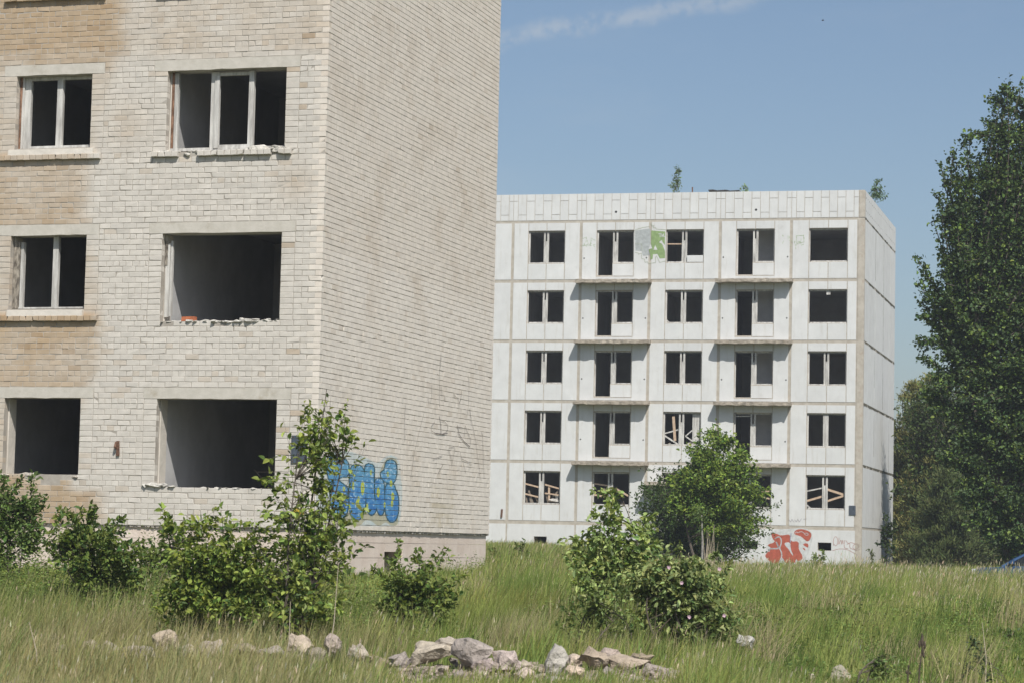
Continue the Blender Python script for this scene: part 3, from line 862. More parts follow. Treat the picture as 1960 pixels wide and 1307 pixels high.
posts('window_frame', [
    (usm(341.5, 210), usm(334.5, 210), zb, zt - 0.02, 0.15, 0.23, 'frame'), (usm(419, 210), usm(404, 210), zb, zt - 0.02, 0.15, 0.235, 'frame'), (usm(420.5, 210), usm(412, 210), zb + .04, zt - 0.1, 0.125, 0.149, 'frame'),
    (usm(485.5, 210), usm(476, 210), zb, zt - 0.02, 0.15, 0.235, 'frame'),
    (0.83, 3.10, zb, zb + 0.055, 0.145, 0.24, 'frame'), (usm(476, 210), usm(419, 210), zb + 0.056, zb + 0.10, 0.155, 0.22, 'frame'),
    (usm(476, 210), usm(419, 210), zt - 0.09, zt - 0.03, 0.155, 0.22, 'frame'),
    (usm(333.5, 210), 3.10, zb, zt, 0.148, 0.21, 'frame_dark')], brickb)
mb = MB(); mb.box((-3.1, 0.14, zb - 0.08 + OFFZ), (-0.83, 0.25, zb - 0.012 + OFFZ)); mb.build('sub_sill', M['frame_dark'], brickb)
zt, zb = 5.2, 3.75
posts('window_frame', [(usm(330.5, 520, .16), usm(326, 520, .16) , zb + 0.02, zt - .05, 0.15, 0.20, 'frame'), (usm(325, 520, .14), 3.11, zb, zt - .1, 0.13, 0.15, 'frame'), (3.07, 3.12, 4.7, 5.15, 0.122, 0.129, 'frame_old')], brickb)
# other bays outside the photograph get simple frames
for o in openA:
    if o[1] > 6.5 and o[5] > 0 and o[1] < AW:
        a0, a1, z0, z1 = o[0] + .02, o[1] - .02, o[2] + .005, o[3] - .01; m_ = (a0 + a1) / 2
        posts('window_frame', [(a0, a0 + .06, z0, z1, .16, .24, 'frame'), (a1 - .06, a1, z0, z1, .16, .24, 'frame'), (m_, m_ + .07, z0, z1, .16, .24, 'frame'), (a0 + .06, a1 - .06, z0, z0 + .05, .17, .23, 'frame')], brickb)
    elif o[5] > 2 and o[1] < 6.5:
        a0, a1, z0, z1 = o[0] + .02, o[1] - .02, o[2] + .005, o[3] - .01; m_ = (a0 + a1) / 2
        posts('window_frame', [(a0, a0 + .06, z0, z1, .16, .24, 'frame'), (a1 - .06, a1, z0, z1, .16, .24, 'frame'), (m_, m_ + .07, z0, z1, .16, .24, 'frame'), (a0 + .06, a1 - .06, z0, z0 + .05, .17, .23, 'frame')], brickb)

MA = Matrix.Translation((AX, AY, AZ - OFFZ)) @ Matrix.Rotation(-AYAW, 4, 'Z')
def place_world(o, mw): o.matrix_world = mw; return o
# dark plate near the corner
u0, h0 = AFv(558, 885); u1, h1 = AFv(590, 833)
mb = MB(); mb.box((-u0, -0.028, h0 + OFFZ), (-u1, -0.012, h1 + OFFZ))
o = mb.build('sign_plate', M['plate']); place_world(o, MA); props(o, 'scratched dark plate fixed to the brick wall beside its corner', 'sign')
mb = MB()
for (x, z) in ((-u0 + .03, h0 + .03), (-u1 - .03, h0 + .03), (-u0 + .03, h1 - .03), (-u1 - .03, h1 - .03)): mb.box((x - .008, -0.034, z - .008 + OFFZ), (x + .008, -0.0281, z + .008 + OFFZ))
s_ = mb.build('screw', M['rust'], o)
# rusty wall bracket
ub, hb = AFv(226, 858)
mb = MB(); mb.bar((-ub, -0.02, hb + 0.14 + OFFZ), (-ub + 0.01, -0.02, hb - 0.13 + OFFZ), 0.055, 0.03)
mb.bar((-ub - 0.03, -0.02, hb + 0.12 + OFFZ), (-ub - 0.02, -0.09, hb + 0.02 + OFFZ), 0.04, 0.03); mb.bar((-ub - .03, -0.02, hb + 0.0 + OFFZ), (-ub - 0.02, -0.09, hb + 0.02 + OFFZ), 0.03, 0.03)
mb.build('bracket', M['rust'], brickb)

# ================================================================ PANEL BUILDING
BX, BY, BZ, BYAW = 15.8656, 111.6194, 0.8973 + EYE, 0.2557
BOFF = 2.2
BW, BD = 3.28 * 9, 13.6
tB = np.array([math.cos(BYAW), -math.sin(BYAW), 0]); sB = np.array([math.sin(BYAW), math.cos(BYAW), 0]); B0 = np.array([BX, BY, BZ])
panelb = empty('panel_apartment_building', (BX, BY, BZ - BOFF), -BYAW,
    'white panel apartment block with rows of empty windows and bare balcony slabs, farther away', 'building')
MBm = Matrix.Translation((BX, BY, BZ - BOFF)) @ Matrix.Rotation(-BYAW, 4, 'Z')
def BFv(px, py, v=0.0): return plane_hit(px, py, B0 + sB * v, -tB)
J = [3.28 * i + (0.06 if i else 0) for i in range(10)]
bays = []   # (u_left?, type) windows: opening [o0,o1]
for i in range(9):
    bays.append((J[i], J[i + 1], J[i] + (1.25 if i == 5 else 0.77), J[i] + 2.53, 'balc' if i in (1, 3, 6, 8) else 'win'))
opsB = []
for i, (a, b, o0, o1, ty) in enumerate(bays):
    for k in range(5):
        z = 2.8 * k
        if ty == 'balc' and k > 0:
            opsB.append((o0, o1, z + 0.82, z + 2.34)); opsB.append((o0 + 1.0, o1, z + 0.25, z + 0.82))
        else:
            opsB.append((o0, o1, z + 0.82, z + 2.34))
    opsB.append((a + 1.36, a + 1.96, -1.02, -0.68))
_o = OFFZ
OFFZ = BOFF
mb = MB()
wall_mesh(mb, BW, -2.2, 14.0 + 1.28, opsB, 0.014, 0.32)
wl = mb.build('wall', M['joint'], panelb)
mb = MB()
mb.box((-0.32, 0.325, 0), (-0.014, BD - 0.32, BOFF + 15.28)); mb.box((-BW, BD - 0.32, 0), (-0.014, BD, BOFF + 15.28)); mb.box((-BW, 0.325, 0), (-BW + 0.3, BD - 0.325, BOFF + 15.28))
mb.build('end_wall', M['joint'], panelb)
random.seed(21)
mb = MB()
def blk(u0, u1, h0, h1, g=0.019, tone=1.0, d=0.0):
    t = random.uniform(0.965, 1.02) * tone
    c = np.array([0.65, 0.66, 0.655]) * t
    mb.box((-u1 + g, d, h0 + g + BOFF), (-u0 - g, 0.05, h1 - g + BOFF), c)
for i, (a, b, o0, o1, ty) in enumerate(bays):
    la = a + (0.33 if i == 0 else 0.05); lb = b - 0.05
    for k in range(5):
        z = 2.8 * k; z0, z1 = z + 0.045, z + 2.735
        blk(la, o0, z0, z1); blk(o1, lb, z0, z1)
        m_ = (o0 + o1) / 2
        blk(o0, m_, z + 2.345, z1, tone=0.985); blk(m_, o1, z + 2.345, z1, tone=0.985)
        if ty == 'balc' and k > 0:
            blk(o0, o0 + 1.0, z + 0.20, z + 0.80); blk(la, lb, z + 0.05, z + 0.2, tone=0.9, d=0.004)
        else:
            if i == 2 and k == 4: blk(o0, m_ - 0.1, z + 0.822, z + 1.17, tone=1.0)
            blk(o0, m_, z0, z + 0.818); blk(m_, o1, z0, z + 0.818)
    # parapet blocks
    x = a + (0.28 if i == 0 else 0.0); first = 0.2 if i else 0.16; ws = [first] + [0.42] * 6 + [0.42]
    ws = [0.22] + [(b - x - 0.44) / 7] * 7 + [0.22]
    zb_, zt_ = 14.03, 15.29
    for q, w_ in enumerate(ws):
        sp = (zt_ - 0.33) if q % 2 == 0 else (zb_ + 0.28)
        blk(x, x + w_, zb_, sp, g=0.012); blk(x, x + w_, sp, zt_, g=0.012); x += w_
    # base
    v0, v1 = a + 1.36, a + 1.96
    blk(a + (0.04 if i else 0.1), v0, -2.1, -0.10, g=0.008, tone=0.99); blk(v1, b - 0.02, -2.1, -0.10, g=0.008, tone=0.99)
    blk(v0 - .016, v1 + .016, -0.676, -0.10, g=0.008, tone=0.99); blk(v0 - .016, v1 + .016, -2.1, -1.03, g=0.008, tone=0.99)
mb.build('facade_blocks', M['panel'], panelb, color=True)
# end facade blocks
mb = MB()
def sblk(v0, v1, h0, h1, g=0.02, tone=1.0):
    c = np.array([0.68, 0.685, 0.675]) * random.uniform(0.96, 1.02) * tone
    mb.box((-0.05, v0 + g, h0 + g + BOFF), (0.0, v1 - g, h1 - g + BOFF), c)
VJ = [0.18, 4.5, 8.1, 11.1, 13.55]
for k in range(5):
    for v0, v1 in zip(VJ[:-1], VJ[1:]):
        sblk(v0, v1, 2.8 * k + 0.04, 2.8 * k + 2.76, g=0.022)
for v0, v1 in zip(VJ[:-1], VJ[1:]):
    n = 3; 
    sblk(v0, v1, 14.02, 15.27, g=0.014)
    sblk(v0, v1, -2.1, -0.04, g=0.01, tone=0.98)
mb.build('end_blocks', M['panel'], panelb, color=True)
# dark crumbled joints on the end facade
mb = MB()
random.seed(4)
for k in range(1, 6):
    v = 0.25
    while v < 13.4:
        L = random.uniform(0.15, 0.6); hgt = random.uniform(0.03, 0.15) if k < 5 else random.uniform(.02, .06)
        if random.random() < (0.8 if k < 5 else 0.5): mb.box((-0.02, v, 2.8 * k - hgt * 0.75 + 0.03 + BOFF), (0.004 + random.uniform(0, 0.003), min(v + L, 13.5), 2.8 * k + 0.045 + BOFF), jit=0.01)
        v += L
for (v, h0, h1) in ((4.5, 0.3, 2.7), (4.5, 3.4, 5.3), (4.5, 6.6, 8.2), (8.1, -0.1, 5.6), (8.1, 5.8, 8.3), (8.1, 8.6, 13.9), (4.5, 11.6, 13.9), (11.1, 2.9, 5.5), (11.1, 0, 2.4)):
    mb.box((-0.02, v - 0.025, h0 + BOFF), (0.003, v + 0.02, h1 + BOFF), jit=0.006)
for v in np.arange(0.4, 13.3, 0.62):
    for h in (14.35, 14.95): mb.box((-0.02, v, h + BOFF), (0.0035, v + 0.16, h + 0.03 + BOFF), jit=0.008)
mb.build('open_joint', M['moss'], panelb)
# roof slab and floors and cross walls
mb = MB()
for k in range(0, 6): mb.box((-BW + 0.31, 0.325, 2.8 * k - 0.2 + BOFF), (-0.33, BD - 0.33, 2.8 * k + BOFF))
mb.build('floor_slab', M['inner'], panelb)
mb = MB()
for k in range(5):
    z0, z1 = 2.8 * k + BOFF + .002, 2.8 * k + 2.6 + BOFF - .002
    for i in range(1, 9): mb.box((-J[i] - 0.07, 0.326, z0), (-J[i] + 0.07, BD - 0.33, z1))
    mb.box((-BW + 0.3, 6.2, z0), (-0.33, 6.35, z1))
mb.build('inner_wall', M['inner'], panelb)
mb = MB()
for k in range(1, 5): mb.box((-J[1] - 1.86, 1.5, 2.8 * k + BOFF + .003), (-J[1] - 0.08, 1.6, 2.8 * k + 2.597 + BOFF))
mb.build('partition', M['inner_dim'], panelb)
# window reveals lining (white) and frames
random.seed(31)
def bframe(i, k, style):
    a, b, o0, o1, ty = bays[i]; z = 2.8 * k; m_ = (o0 + o1) / 2 + 0.03; z0, z1 = z + 0.825, z + 2.335
    door = ty == 'balc' and k > 0
    if door: m_ = o0 + 0.88
    mb = MB(); D0, D1 = 0.09, 0.15
    def b3(u0, u1, h0, h1, d0=D0, d1=D1): mb.box((-u1, d0, h0 + BOFF), (-u0, d1, h1 + BOFF), jit=0.004)
    lz0 = z + 0.255 if door else z0
    b3(o1 - 0.075 + (random.random() < .3) * .03, o1 - 0.002, lz0, z1 - 0.02); b3(o0 + 0.002, o0 + 0.05, z0, z1 - 0.02)
    if style == 'open':
        b3(o0 + .05, o1 - .075, z0, z0 + 0.05)
    else:
        hw = 0.12
        if style == 'solid':
            b3(m_ - hw, m_ + hw, z0, z1 - 0.02)
        else:
            sl = random.uniform(0.42, 0.52)
            b3(m_ + 0.045, m_ + hw, z0, z1 - 0.02); b3(m_ - hw, m_ - 0.035, z0, z1 - 0.03)
            b3(m_ - 0.034, m_ + 0.044, z0, z1 - sl, D0 + 0.012, D1 - 0.01)
        if door: b3(o0 + .05, m_ - hw, z0, z0 + 0.05); b3(m_ - .1, m_ + .1, z + .255, z0, D0, D1)
        else: b3(o0 + .05, m_ - hw, z0, z0 + 0.055); b3(m_ + hw, o1 - .075, z0, z0 + 0.055)
    b3(o0 + .05, o1 - .075, z1 - 0.05, z1 - 0.003, D0 + .02, D1)
    f = mb.build('window_frame', M['frame'], panelb)
    # dark gap strip on the right-hand reveal
    return f
def bplank(fr, u0, h0, u1, h1, wd=0.07, d=0.16, mat='plank'):
    mb = MB(); mb.bar((-u0, d, h0 + BOFF), (-u1, d + 0.005, h1 + BOFF), wd, 0.025); return mb.build('plank', M[mat], fr)
frames = {}
for i in range(9):
    for k in range(5):
        st = 'slot'
        if (i, k) in ((0, 4), (0, 3)): st = 'open'
        if (i, k) in ((0, 1), (3, 1)): st = 'solid' if i == 0 else 'slot'
        frames[(i, k)] = bframe(i, k, st)
mb = MB(); mb.box((-bays[0][2] - 0.95, 0.10, 2.8 * 3 + 2.12 + BOFF), (-bays[0][2] - 0.77, 0.15, 2.8 * 3 + 2.33 + BOFF)); mb.build('post_stub', M['frame'], frames[(0, 3)])
# planks seen in the photograph (traced on the facade plane)
def pl(key, x0, y0, x1, y1, wd=0.07, mat='plank', d=0.16):
    a_ = BFv(x0, y0, d); b_ = BFv(x1, y1, d); bplank(frames[key], a_[0], a_[1], b_[0], b_[1], wd, d, mat)
pl((2, 4), 1277, 467.5, 1307.5, 467.5, 0.05)
pl((0, 0), 1545, 939, 1575, 933, 0.06, 'frame'); pl((0, 0), 1544, 958, 1575, 949, 0.09); pl((0, 0), 1584, 936, 1615, 946, 0.10); pl((0, 0), 1584, 958, 1615, 948, 0.09); pl((0, 0), 1545, 966, 1552, 973, .06, 'frame')
pl((4, 0), 1004, 924.5, 1033, 932, 0.07); pl((4, 0), 1004, 944, 1033, 951, 0.07); pl((4, 0), 1043, 926.5, 1073, 935, 0.07); pl((4, 0), 1043, 943, 1073, 947, 0.06); pl((4, 0), 1051, 928, 1051, 958, 0.09, d=.19)
for (x0, y0, x1, y1) in ((1012, 938, 1020, 962), (1007, 950, 1009, 964), (1014, 948, 1017, 964), (1025, 950, 1032, 964), (1045, 942, 1050, 964), (1058, 950, 1070, 938)): pl((4, 0), x0, y0, x1, y1, 0.08, 'plank_grey', .24)
pl((3, 0), 1138, 925, 1165, 929, 0.07); pl((3, 0), 1137, 946, 1165, 951, 0.08); pl((3, 0), 1178, 934, 1204, 949, 0.08); pl((3, 0), 1156, 934, 1160, 956, .12, 'plank_grey', .2)
pl((2, 1), 1272, 829, 1301, 821, .06, 'frame'); pl((2, 1), 1272, 833, 1300, 851, .07, 'frame'); pl((2, 1), 1289, 796, 1292, 843, .12); pl((2, 1), 1312, 834, 1325, 823, .05, 'frame'); pl((2, 1), 1312, 834, 1326, 844, .06, 'frame')
pl((1, 0), 1448, 939.5, 1476, 939.5, .06); pl((1, 0), 1448, 946, 1476, 955, .07); pl((2, 3), 1274, 611, 1281, 618, .05, 'frame')
pl((1, 1), 1408, 796, 1440, 796, .05, 'frame')
mb = MB(); a_, b_ = BFv(1326, 792, .2), BFv(1339, 845, .2); mb.box((-a_[0], .17, b_[1] + BOFF), (-b_[0] , .22, a_[1] + BOFF)); mb.build('board', M['frame'], frames[(2, 1)])
it = [(-BFv(1060, 955, .25)[0], .25, BFv(1060, 958, .25)[1] + BOFF, .75, .3, .25, 5), (-BFv(1066, 948, .25)[0], .3, BFv(1066, 950, .25)[1] + BOFF, .3, .2, .5, 6)]
bits('rubble', it, M['rock'], (0.6, 0.58, 0.54), frames[(4, 0)])
it = [(-BFv(1278, 850, .3)[0], .3, BFv(1278, 852, .25)[1] + BOFF, .5, .3, .35, 15), (-BFv(1322, 848, .25)[0], .3, BFv(1322, 850, .25)[1] + BOFF, .7, .3, .3, 16)]
bits('rubble', it, M['rock'], (0.5, 0.46, 0.40), frames[(2, 1)])
# balcony slabs
for i in (1, 3, 6, 8):
    a, b = bays[i][0], bays[i][1]
    for k in range(1, 5):
        mb = MB(); n = 22; z = 2.8 * k
        xs_ = np.linspace(a - 0.12, b + 0.13, n); vv = []
        rs = random.Random(i * 10 + k)
        for x in xs_:
            e = rs.uniform(-0.05, 0.0) if rs.random() < .4 else 0; zt_ = z + 0.02 + rs.uniform(-0.02, 0.01); zb_ = z - 0.15 + rs.uniform(-0.01, 0.025)
            vv += [(-x, 0.006, zb_ + BOFF), (-x, -0.54 - e, zb_ + BOFF), (-x, -0.54 - e, zt_ + BOFF), (-x, 0.006, zt_ + 0.02 + BOFF)]
        ff = []
        for q in range(n - 1):
            for c_ in range(4): ff.append((q * 4 + c_, q * 4 + (c_ + 1) % 4, (q + 1) * 4 + (c_ + 1) % 4, (q + 1) * 4 + c_))
        ff += [(0, 1, 2, 3), ((n - 1) * 4 + 3, (n - 1) * 4 + 2, (n - 1) * 4 + 1, (n - 1) * 4)]
        mb.add(vv, ff)
        mb.build('balcony_slab', M['slab'], panelb)
# entrance canopy behind the dark bush
mb = MB(); mb.box((-bays[2][1] + 0.1, -0.9, 1.75 + BOFF), (-bays[2][0] - 0.3, -0.001, 1.93 + BOFF), jit=.01); mb.build('canopy', M['slab'], panelb)
# corner strip
mb = MB(); mb.box((-0.30, -0.004, -2.0 + BOFF), (0.003, 0.17, 13.94 + BOFF)); mb.box((-0.26, -0.008, 14.04 + BOFF), (0.007, 0.14, 15.24 + BOFF)); mb.build('corner_joint', M['joint'], panelb)
# small round drain and anchor holes: flat black discs painted for their inner shade
def hole(u, h, r, mbx=None):
    mbx = MB()
    ang = np.linspace(0, 2 * math.pi, 10, endpoint=False); mbx.add([(-u + r * math.cos(t), -0.004, h + r * math.sin(t) + BOFF) for t in ang], [tuple(range(10))])
    mbx.build('drain_hole', M['black'], panelb)
for (u, h) in ((11.54, 14.41), (4.98, 14.43)): hole(u, h, 0.055, mb)
for i in (1, 3):
    for k in range(1, 5):
        hole(bays[i][0] + 0.16, 2.8 * k + 1.05, 0.035, mb); hole(bays[i][1] - 0.16, 2.8 * k + 1.05, 0.035, mb)
mb = MB(); u_, h_ = BFv(961, 981); mb.bar((-u_, -0.02, h_ + .18 + BOFF), (-u_ - .02, -0.03, h_ - .2 + BOFF), .08, .05); mb.build('bracket', M['rust'], panelb)
u0, h0 = BFv(1625, 985); u1, h1 = BFv(1638, 967)
mb = MB(); mb.box((-u0, -0.03, h0 + BOFF), (-u1, -0.012, h1 + BOFF)); o = mb.build('sign_plate', M['plate'])
place_world(o, MBm); props(o, 'dark plate on the white wall right of the lowest right window', 'sign')
OFFZ = _o

# graffiti on the panel facade
def facade_poly(mb, pts, c, d, sm=1):
    P = [BFv(x, y) for x, y in (smoothpoly(pts, sm) if sm else pts)]
    mb.add([(-u, -d, h + BOFF) for u, h in P], [tuple(range(len(P)))], c)
def facade_line(mb, pts, wd, c, d, sm=0):
    if sm:
        pts = np.asarray(pts, float)
        for _ in range(sm):
            Q = [pts[0]]
            for a_, b_ in zip(pts[:-1], pts[1:]): Q += [a_ * .75 + b_ * .25, a_ * .25 + b_ * .75]
            Q.append(pts[-1]); pts = np.array(Q)
    ribbon(mb, [BFv(x, y) for x, y in pts], wd, lambda u, h: (-u, -d, h + BOFF), None, c)
Z1 = lambda x, y: (1460 + x / 9.8, 1000 + y / 9.8)
mb = MB(); RED = (0.44, 0.115, 0.075); PALE = (0.60, 0.62, 0.64)
facade_poly(mb, [Z1(*p) for p in [(60, 500), (100, 200), (250, 120), (520, 110), (700, 90), (880, 120), (945, 250), (900, 420), (860, 560), (800, 640), (860, 740), (840, 810), (300, 830), (80, 780)]], (0.60, 0.615, 0.61), 0.0035)
facade_poly(mb, [Z1(*p) for p in [(150, 180), (260, 200), (340, 240), (520, 205), (515, 350), (680, 340), (670, 470), (700, 540), (750, 620), (740, 690), (650, 720), (590, 750), (480, 770), (420, 760), (370, 660), (300, 750), (240, 770), (150, 740), (60, 650), (40, 600), (120, 520), (160, 470), (70, 410), (240, 360), (180, 290)]], RED, 0.005)
facade_poly(mb, [Z1(*p) for p in [(585, 170), (640, 120), (760, 115), (880, 160), (920, 220), (890, 310), (840, 355), (780, 310), (720, 250), (600, 220)]], RED, 0.005)
facade_poly(mb, [Z1(*p) for p in [(750, 400), (800, 375), (860, 395), (850, 470), (820, 450), (780, 430)]], RED, 0.005)
facade_poly(mb, [Z1(*p) for p in [(745, 465), (790, 475), (800, 520), (770, 505)]], RED, 0.005)
facade_line(mb, [Z1(*p) for p in [(235, 290), (300, 250), (350, 300), (345, 400), (310, 470), (360, 560), (350, 660), (300, 760)]], 0.055, PALE, 0.0065, 2)
facade_line(mb, [Z1(*p) for p in [(255, 360), (285, 430), (300, 480), (200, 480), (130, 480), (120, 530)]], 0.06, PALE, 0.0066, 2)
facade_poly(mb, [Z1(*p) for p in [(400, 370), (520, 360), (520, 480), (580, 620), (540, 590), (480, 480), (430, 440)]], PALE, 0.0067)
facade_line(mb, [Z1(*p) for p in [(535, 190), (520, 270), (520, 360)]], 0.04, (0.40, 0.42, 0.52), 0.0068, 1)
facade_line(mb, [Z1(*p) for p in [(610, 190), (640, 160), (660, 190), (700, 160), (760, 170), (800, 230), (850, 230), (850, 190), (800, 190)]], 0.025, PALE, 0.0066, 1)
facade_line(mb, [Z1(*p) for p in [(350, 650), (390, 700), (420, 780)]], 0.06, PALE, 0.0069, 1)
facade_poly(mb, [Z1(*p) for p in [(625, 670), (650, 700), (660, 780), (600, 770)]], PALE, 0.0069)
RL = (0.50, 0.30, 0.27)
g = mb.build('graffiti', M['paint'], panelb, color=True); g['label'] = 'faded red sprayed letters with pale outlines at the foot of the wall'; mb = MB()
for s in ([(1330, 420), (1320, 330), (1350, 250), (1400, 270), (1410, 380), (1370, 440), (1340, 400)], [(1430, 280), (1420, 430), (1470, 290), (1480, 430), (1500, 300), (1510, 390)], [(1540, 320), (1520, 470), (1600, 480)],
          [(1580, 400), (1640, 380), (1620, 460), (1700, 500), (1790, 480), (1810, 420), (1740, 380), (1680, 440), (1720, 520), (1820, 500)], [(1310, 520), (1430, 480), (1590, 495), (1700, 560), (1770, 600)], [(1560, 330), (1600, 390), (1650, 360), (1750, 400)]):
    facade_line(mb, [Z1(*p) for p in s], 0.022, RL, 0.004, 2)
for x in (1370, 1420, 1500, 1550, 1620): facade_line(mb, [Z1(x, 520), Z1(x + 3, 520 + (x * 37) % 170 + 40)], 0.02, (0.52, 0.60, 0.48), 0.004)
g = mb.build('graffiti', M['paint'], panelb, color=True); g['label'] = 'thin red sprayed tag beside the right basement vent'; mb = MB()
for s in ([(1510, 994), (1513, 998), (1516, 993), (1519, 998)], [(1521, 994), (1524, 998), (1527, 993), (1530, 998), (1534, 992)], [(1538, 993), (1544, 992)]): facade_line(mb, s, 0.02, (0.35, 0.33, 0.36), 0.004)
g = mb.build('graffiti', M['paint'], panelb, color=True); g['label'] = 'small dark tag below the lowest right window'
mb = MB(); Z2 = lambda x, y: (1200 + x / 13.07, 420 + y / 13.07); GR = (0.27, 0.38, 0.17); GY = (0.43, 0.46, 0.46)
facade_poly(mb, [Z2(*p) for p in [(205, 290), (545, 235), (590, 240), (590, 560), (600, 700), (540, 760), (570, 900), (400, 920), (380, 850), (370, 800), (215, 790), (205, 620)]], GY, 0.0035, 0)
facade_poly(mb, [Z2(*p) for p in [(610, 285), (960, 310), (950, 480), (955, 975), (820, 985), (760, 870), (655, 880), (640, 1000), (590, 1010), (585, 900), (550, 770), (630, 730), (605, 620)]], GR, 0.004, 0)
for P_ in ([(800, 580), (870, 520), (900, 590), (950, 650), (960, 830), (930, 740), (880, 620)], [(665, 770), (710, 650), (765, 770)], [(535, 760), (590, 620), (635, 730)]): facade_poly(mb, [Z2(*p) for p in P_], (0.62, 0.63, 0.63), 0.0055, 0)
for s in ([(790, 370), (870, 360), (830, 380), (830, 450)], [(860, 440), (870, 370), (890, 440), (910, 370)], [(920, 370), (910, 440), (950, 430), (980, 380)]): facade_line(mb, [Z2(*p) for p in s], 0.03, (0.60, 0.63, 0.60), 0.0056)
for s in ([(200, 275), (400, 210), (560, 190)], [(600, 110), (640, 180), (680, 160), (650, 220), (720, 215), (730, 250), (980, 270)], [(205, 830), (280, 850), (290, 880), (360, 850), (370, 990), (440, 1000), (450, 1080), (520, 1070), (530, 1110), (720, 1090), (710, 960), (740, 920), (820, 1085), (960, 1050)], [(210, 620), (370, 620), (380, 800)]):
    facade_line(mb, [Z2(*p) for p in s], 0.022, (0.40, 0.44, 0.33), 0.0057)
g = mb.build('graffiti', M['paint'], panelb, color=True); g['label'] = 'green and grey block letters sprayed between the top windows'
random.seed(8)
for (x0, x1, y0, y1, n) in ((1117, 1140, 454, 471, 26), (1495, 1540, 450, 474, 22)):
    mb = MB()
    for q in range(n):
        x = random.uniform(x0, x1); y = random.uniform(y0, y1); a_ = random.choice([0.3, 1.2, 1.57, 2.0, 2.8]); L = random.uniform(2, 6)
        facade_line(mb, [(x, y), (x + L * math.cos(a_), y + L * math.sin(a_))], 0.02, (0.42, 0.52, 0.34), 0.004)
    if x0 > 1400: facade_line(mb, [(1524, 452), (1538, 451), (1539, 464), (1525, 466), (1524, 452)], .02, (0.42, 0.52, 0.34), .004)
    g = mb.build('graffiti', M['paint'], panelb, color=True); g['label'] = 'pale green scribble on the top storey'

# things on the roof
RT = BZ + 15.29
def onB(u, v, h): return B0 + -tB * u + sB * v + np.array([0, 0, h])
mb = MB(); u, h = BFv(1323, 366); p = onB(u, 0.3, 15.2); mb.bar(p, p + np.array([0, 0, 0.36]), 0.06, 0.04); o = mb.build('pole', M['rust']); props(o, 'short rusty pole standing on the parapet of the white block', 'pole')
mb = MB(); ua = BFv(1355, 366)[0]; ub = BFv(1414, 366)[0]
pts = [onB(ua + (ub - ua) * t, 0.1, 15.40 - 0.05 * t) for t in np.linspace(0, 1, 8)]; vv = []
for i_, p in enumerate(pts):
    wob = 0.02 * math.sin(i_ * 2.1)
    vv += [p + np.array([0, 0, wob]), p + sB * 1.1 + np.array([0, 0, wob]), p + sB * 1.1 + np.array([0, 0, wob - 0.05]), p + np.array([0, 0, wob - 0.05])]
ff = [(q * 4 + c_, q * 4 + (c_ + 1) % 4, (q + 1) * 4 + (c_ + 1) % 4, (q + 1) * 4 + c_) for q in range(7) for c_ in range(4)] + [(0, 1, 2, 3), (31, 30, 29, 28)]
mb.add(vv, ff)
for t in (0.05, 0.35, 0.65, 0.95):
    p = onB(ua + (ub - ua) * t, 0.25, 15.28); mb.box(p - 0.05, p + np.array([0.05, 0.05, 0.09 - 0.04 * t]))
o = mb.build('roofing_sheet', M['felt']); props(o, 'dark flat roofing sheet lying along the top edge of the white block', 'sheet')

# ================================================================ VEGETATION
def leaf_mesh(name, P, D, N, L, Wd, C, mat, parent, fold=0.25):
    """P base points, D directions, N approx normals, L lengths, Wd widths, C colours"""
    n = len(P)
    D = D / (np.linalg.norm(D, axis=1, keepdims=True) + 1e-9)
    S = np.cross(D, N); S /= (np.linalg.norm(S, axis=1, keepdims=True) + 1e-9); U = np.cross(S, D)
    L = L[:, None]; Wd = Wd[:, None]
    V = np.zeros((n, 6, 3))
    V[:, 0] = P; V[:, 1] = P + D * L * 0.35 + S * Wd * 0.5 + U * Wd * fold; V[:, 2] = P + D * L * 0.7 + S * Wd * 0.38 + U * Wd * fold * 0.6
    V[:, 3] = P + D * L - U * L * 0.12; V[:, 4] = P + D * L * 0.7 - S * Wd * 0.38 + U * Wd * fold * 0.6; V[:, 5] = P + D * L * 0.35 - S * Wd * 0.5 + U * Wd * fold
    b = (np.arange(n) * 6)[:, None]
    F = np.concatenate([b + np.array([[0, 1, 2, 3]]), b + np.array([[0, 3, 4, 5]])])
    return np_mesh(name, V.reshape(-1, 3), [F], mat, parent, np.repeat(C, 6, axis=0))
def rnd_dir(n, r): 
    v = r.normal(size=(n, 3)); return v / np.linalg.norm(v, axis=1, keepdims=True)
def leaf_colors(n, base, r, spread=0.22, alt=None):
    base = np.array(base) * 1.6; alt = None if alt is None else np.array(alt) * 1.6; c = base[None] * (1 + r.normal(0, spread, (n, 1)).clip(-0.5, 0.7))
    if alt is not None:
        m = r.random(n) < 0.25; c[m] = np.array(alt) * (1 + r.normal(0, spread, (m.sum(), 1)).clip(-.5, .6))
    c[:, 0] *= 1 + r.normal(0.03, 0.09, n); return c.clip(0.005, 1)
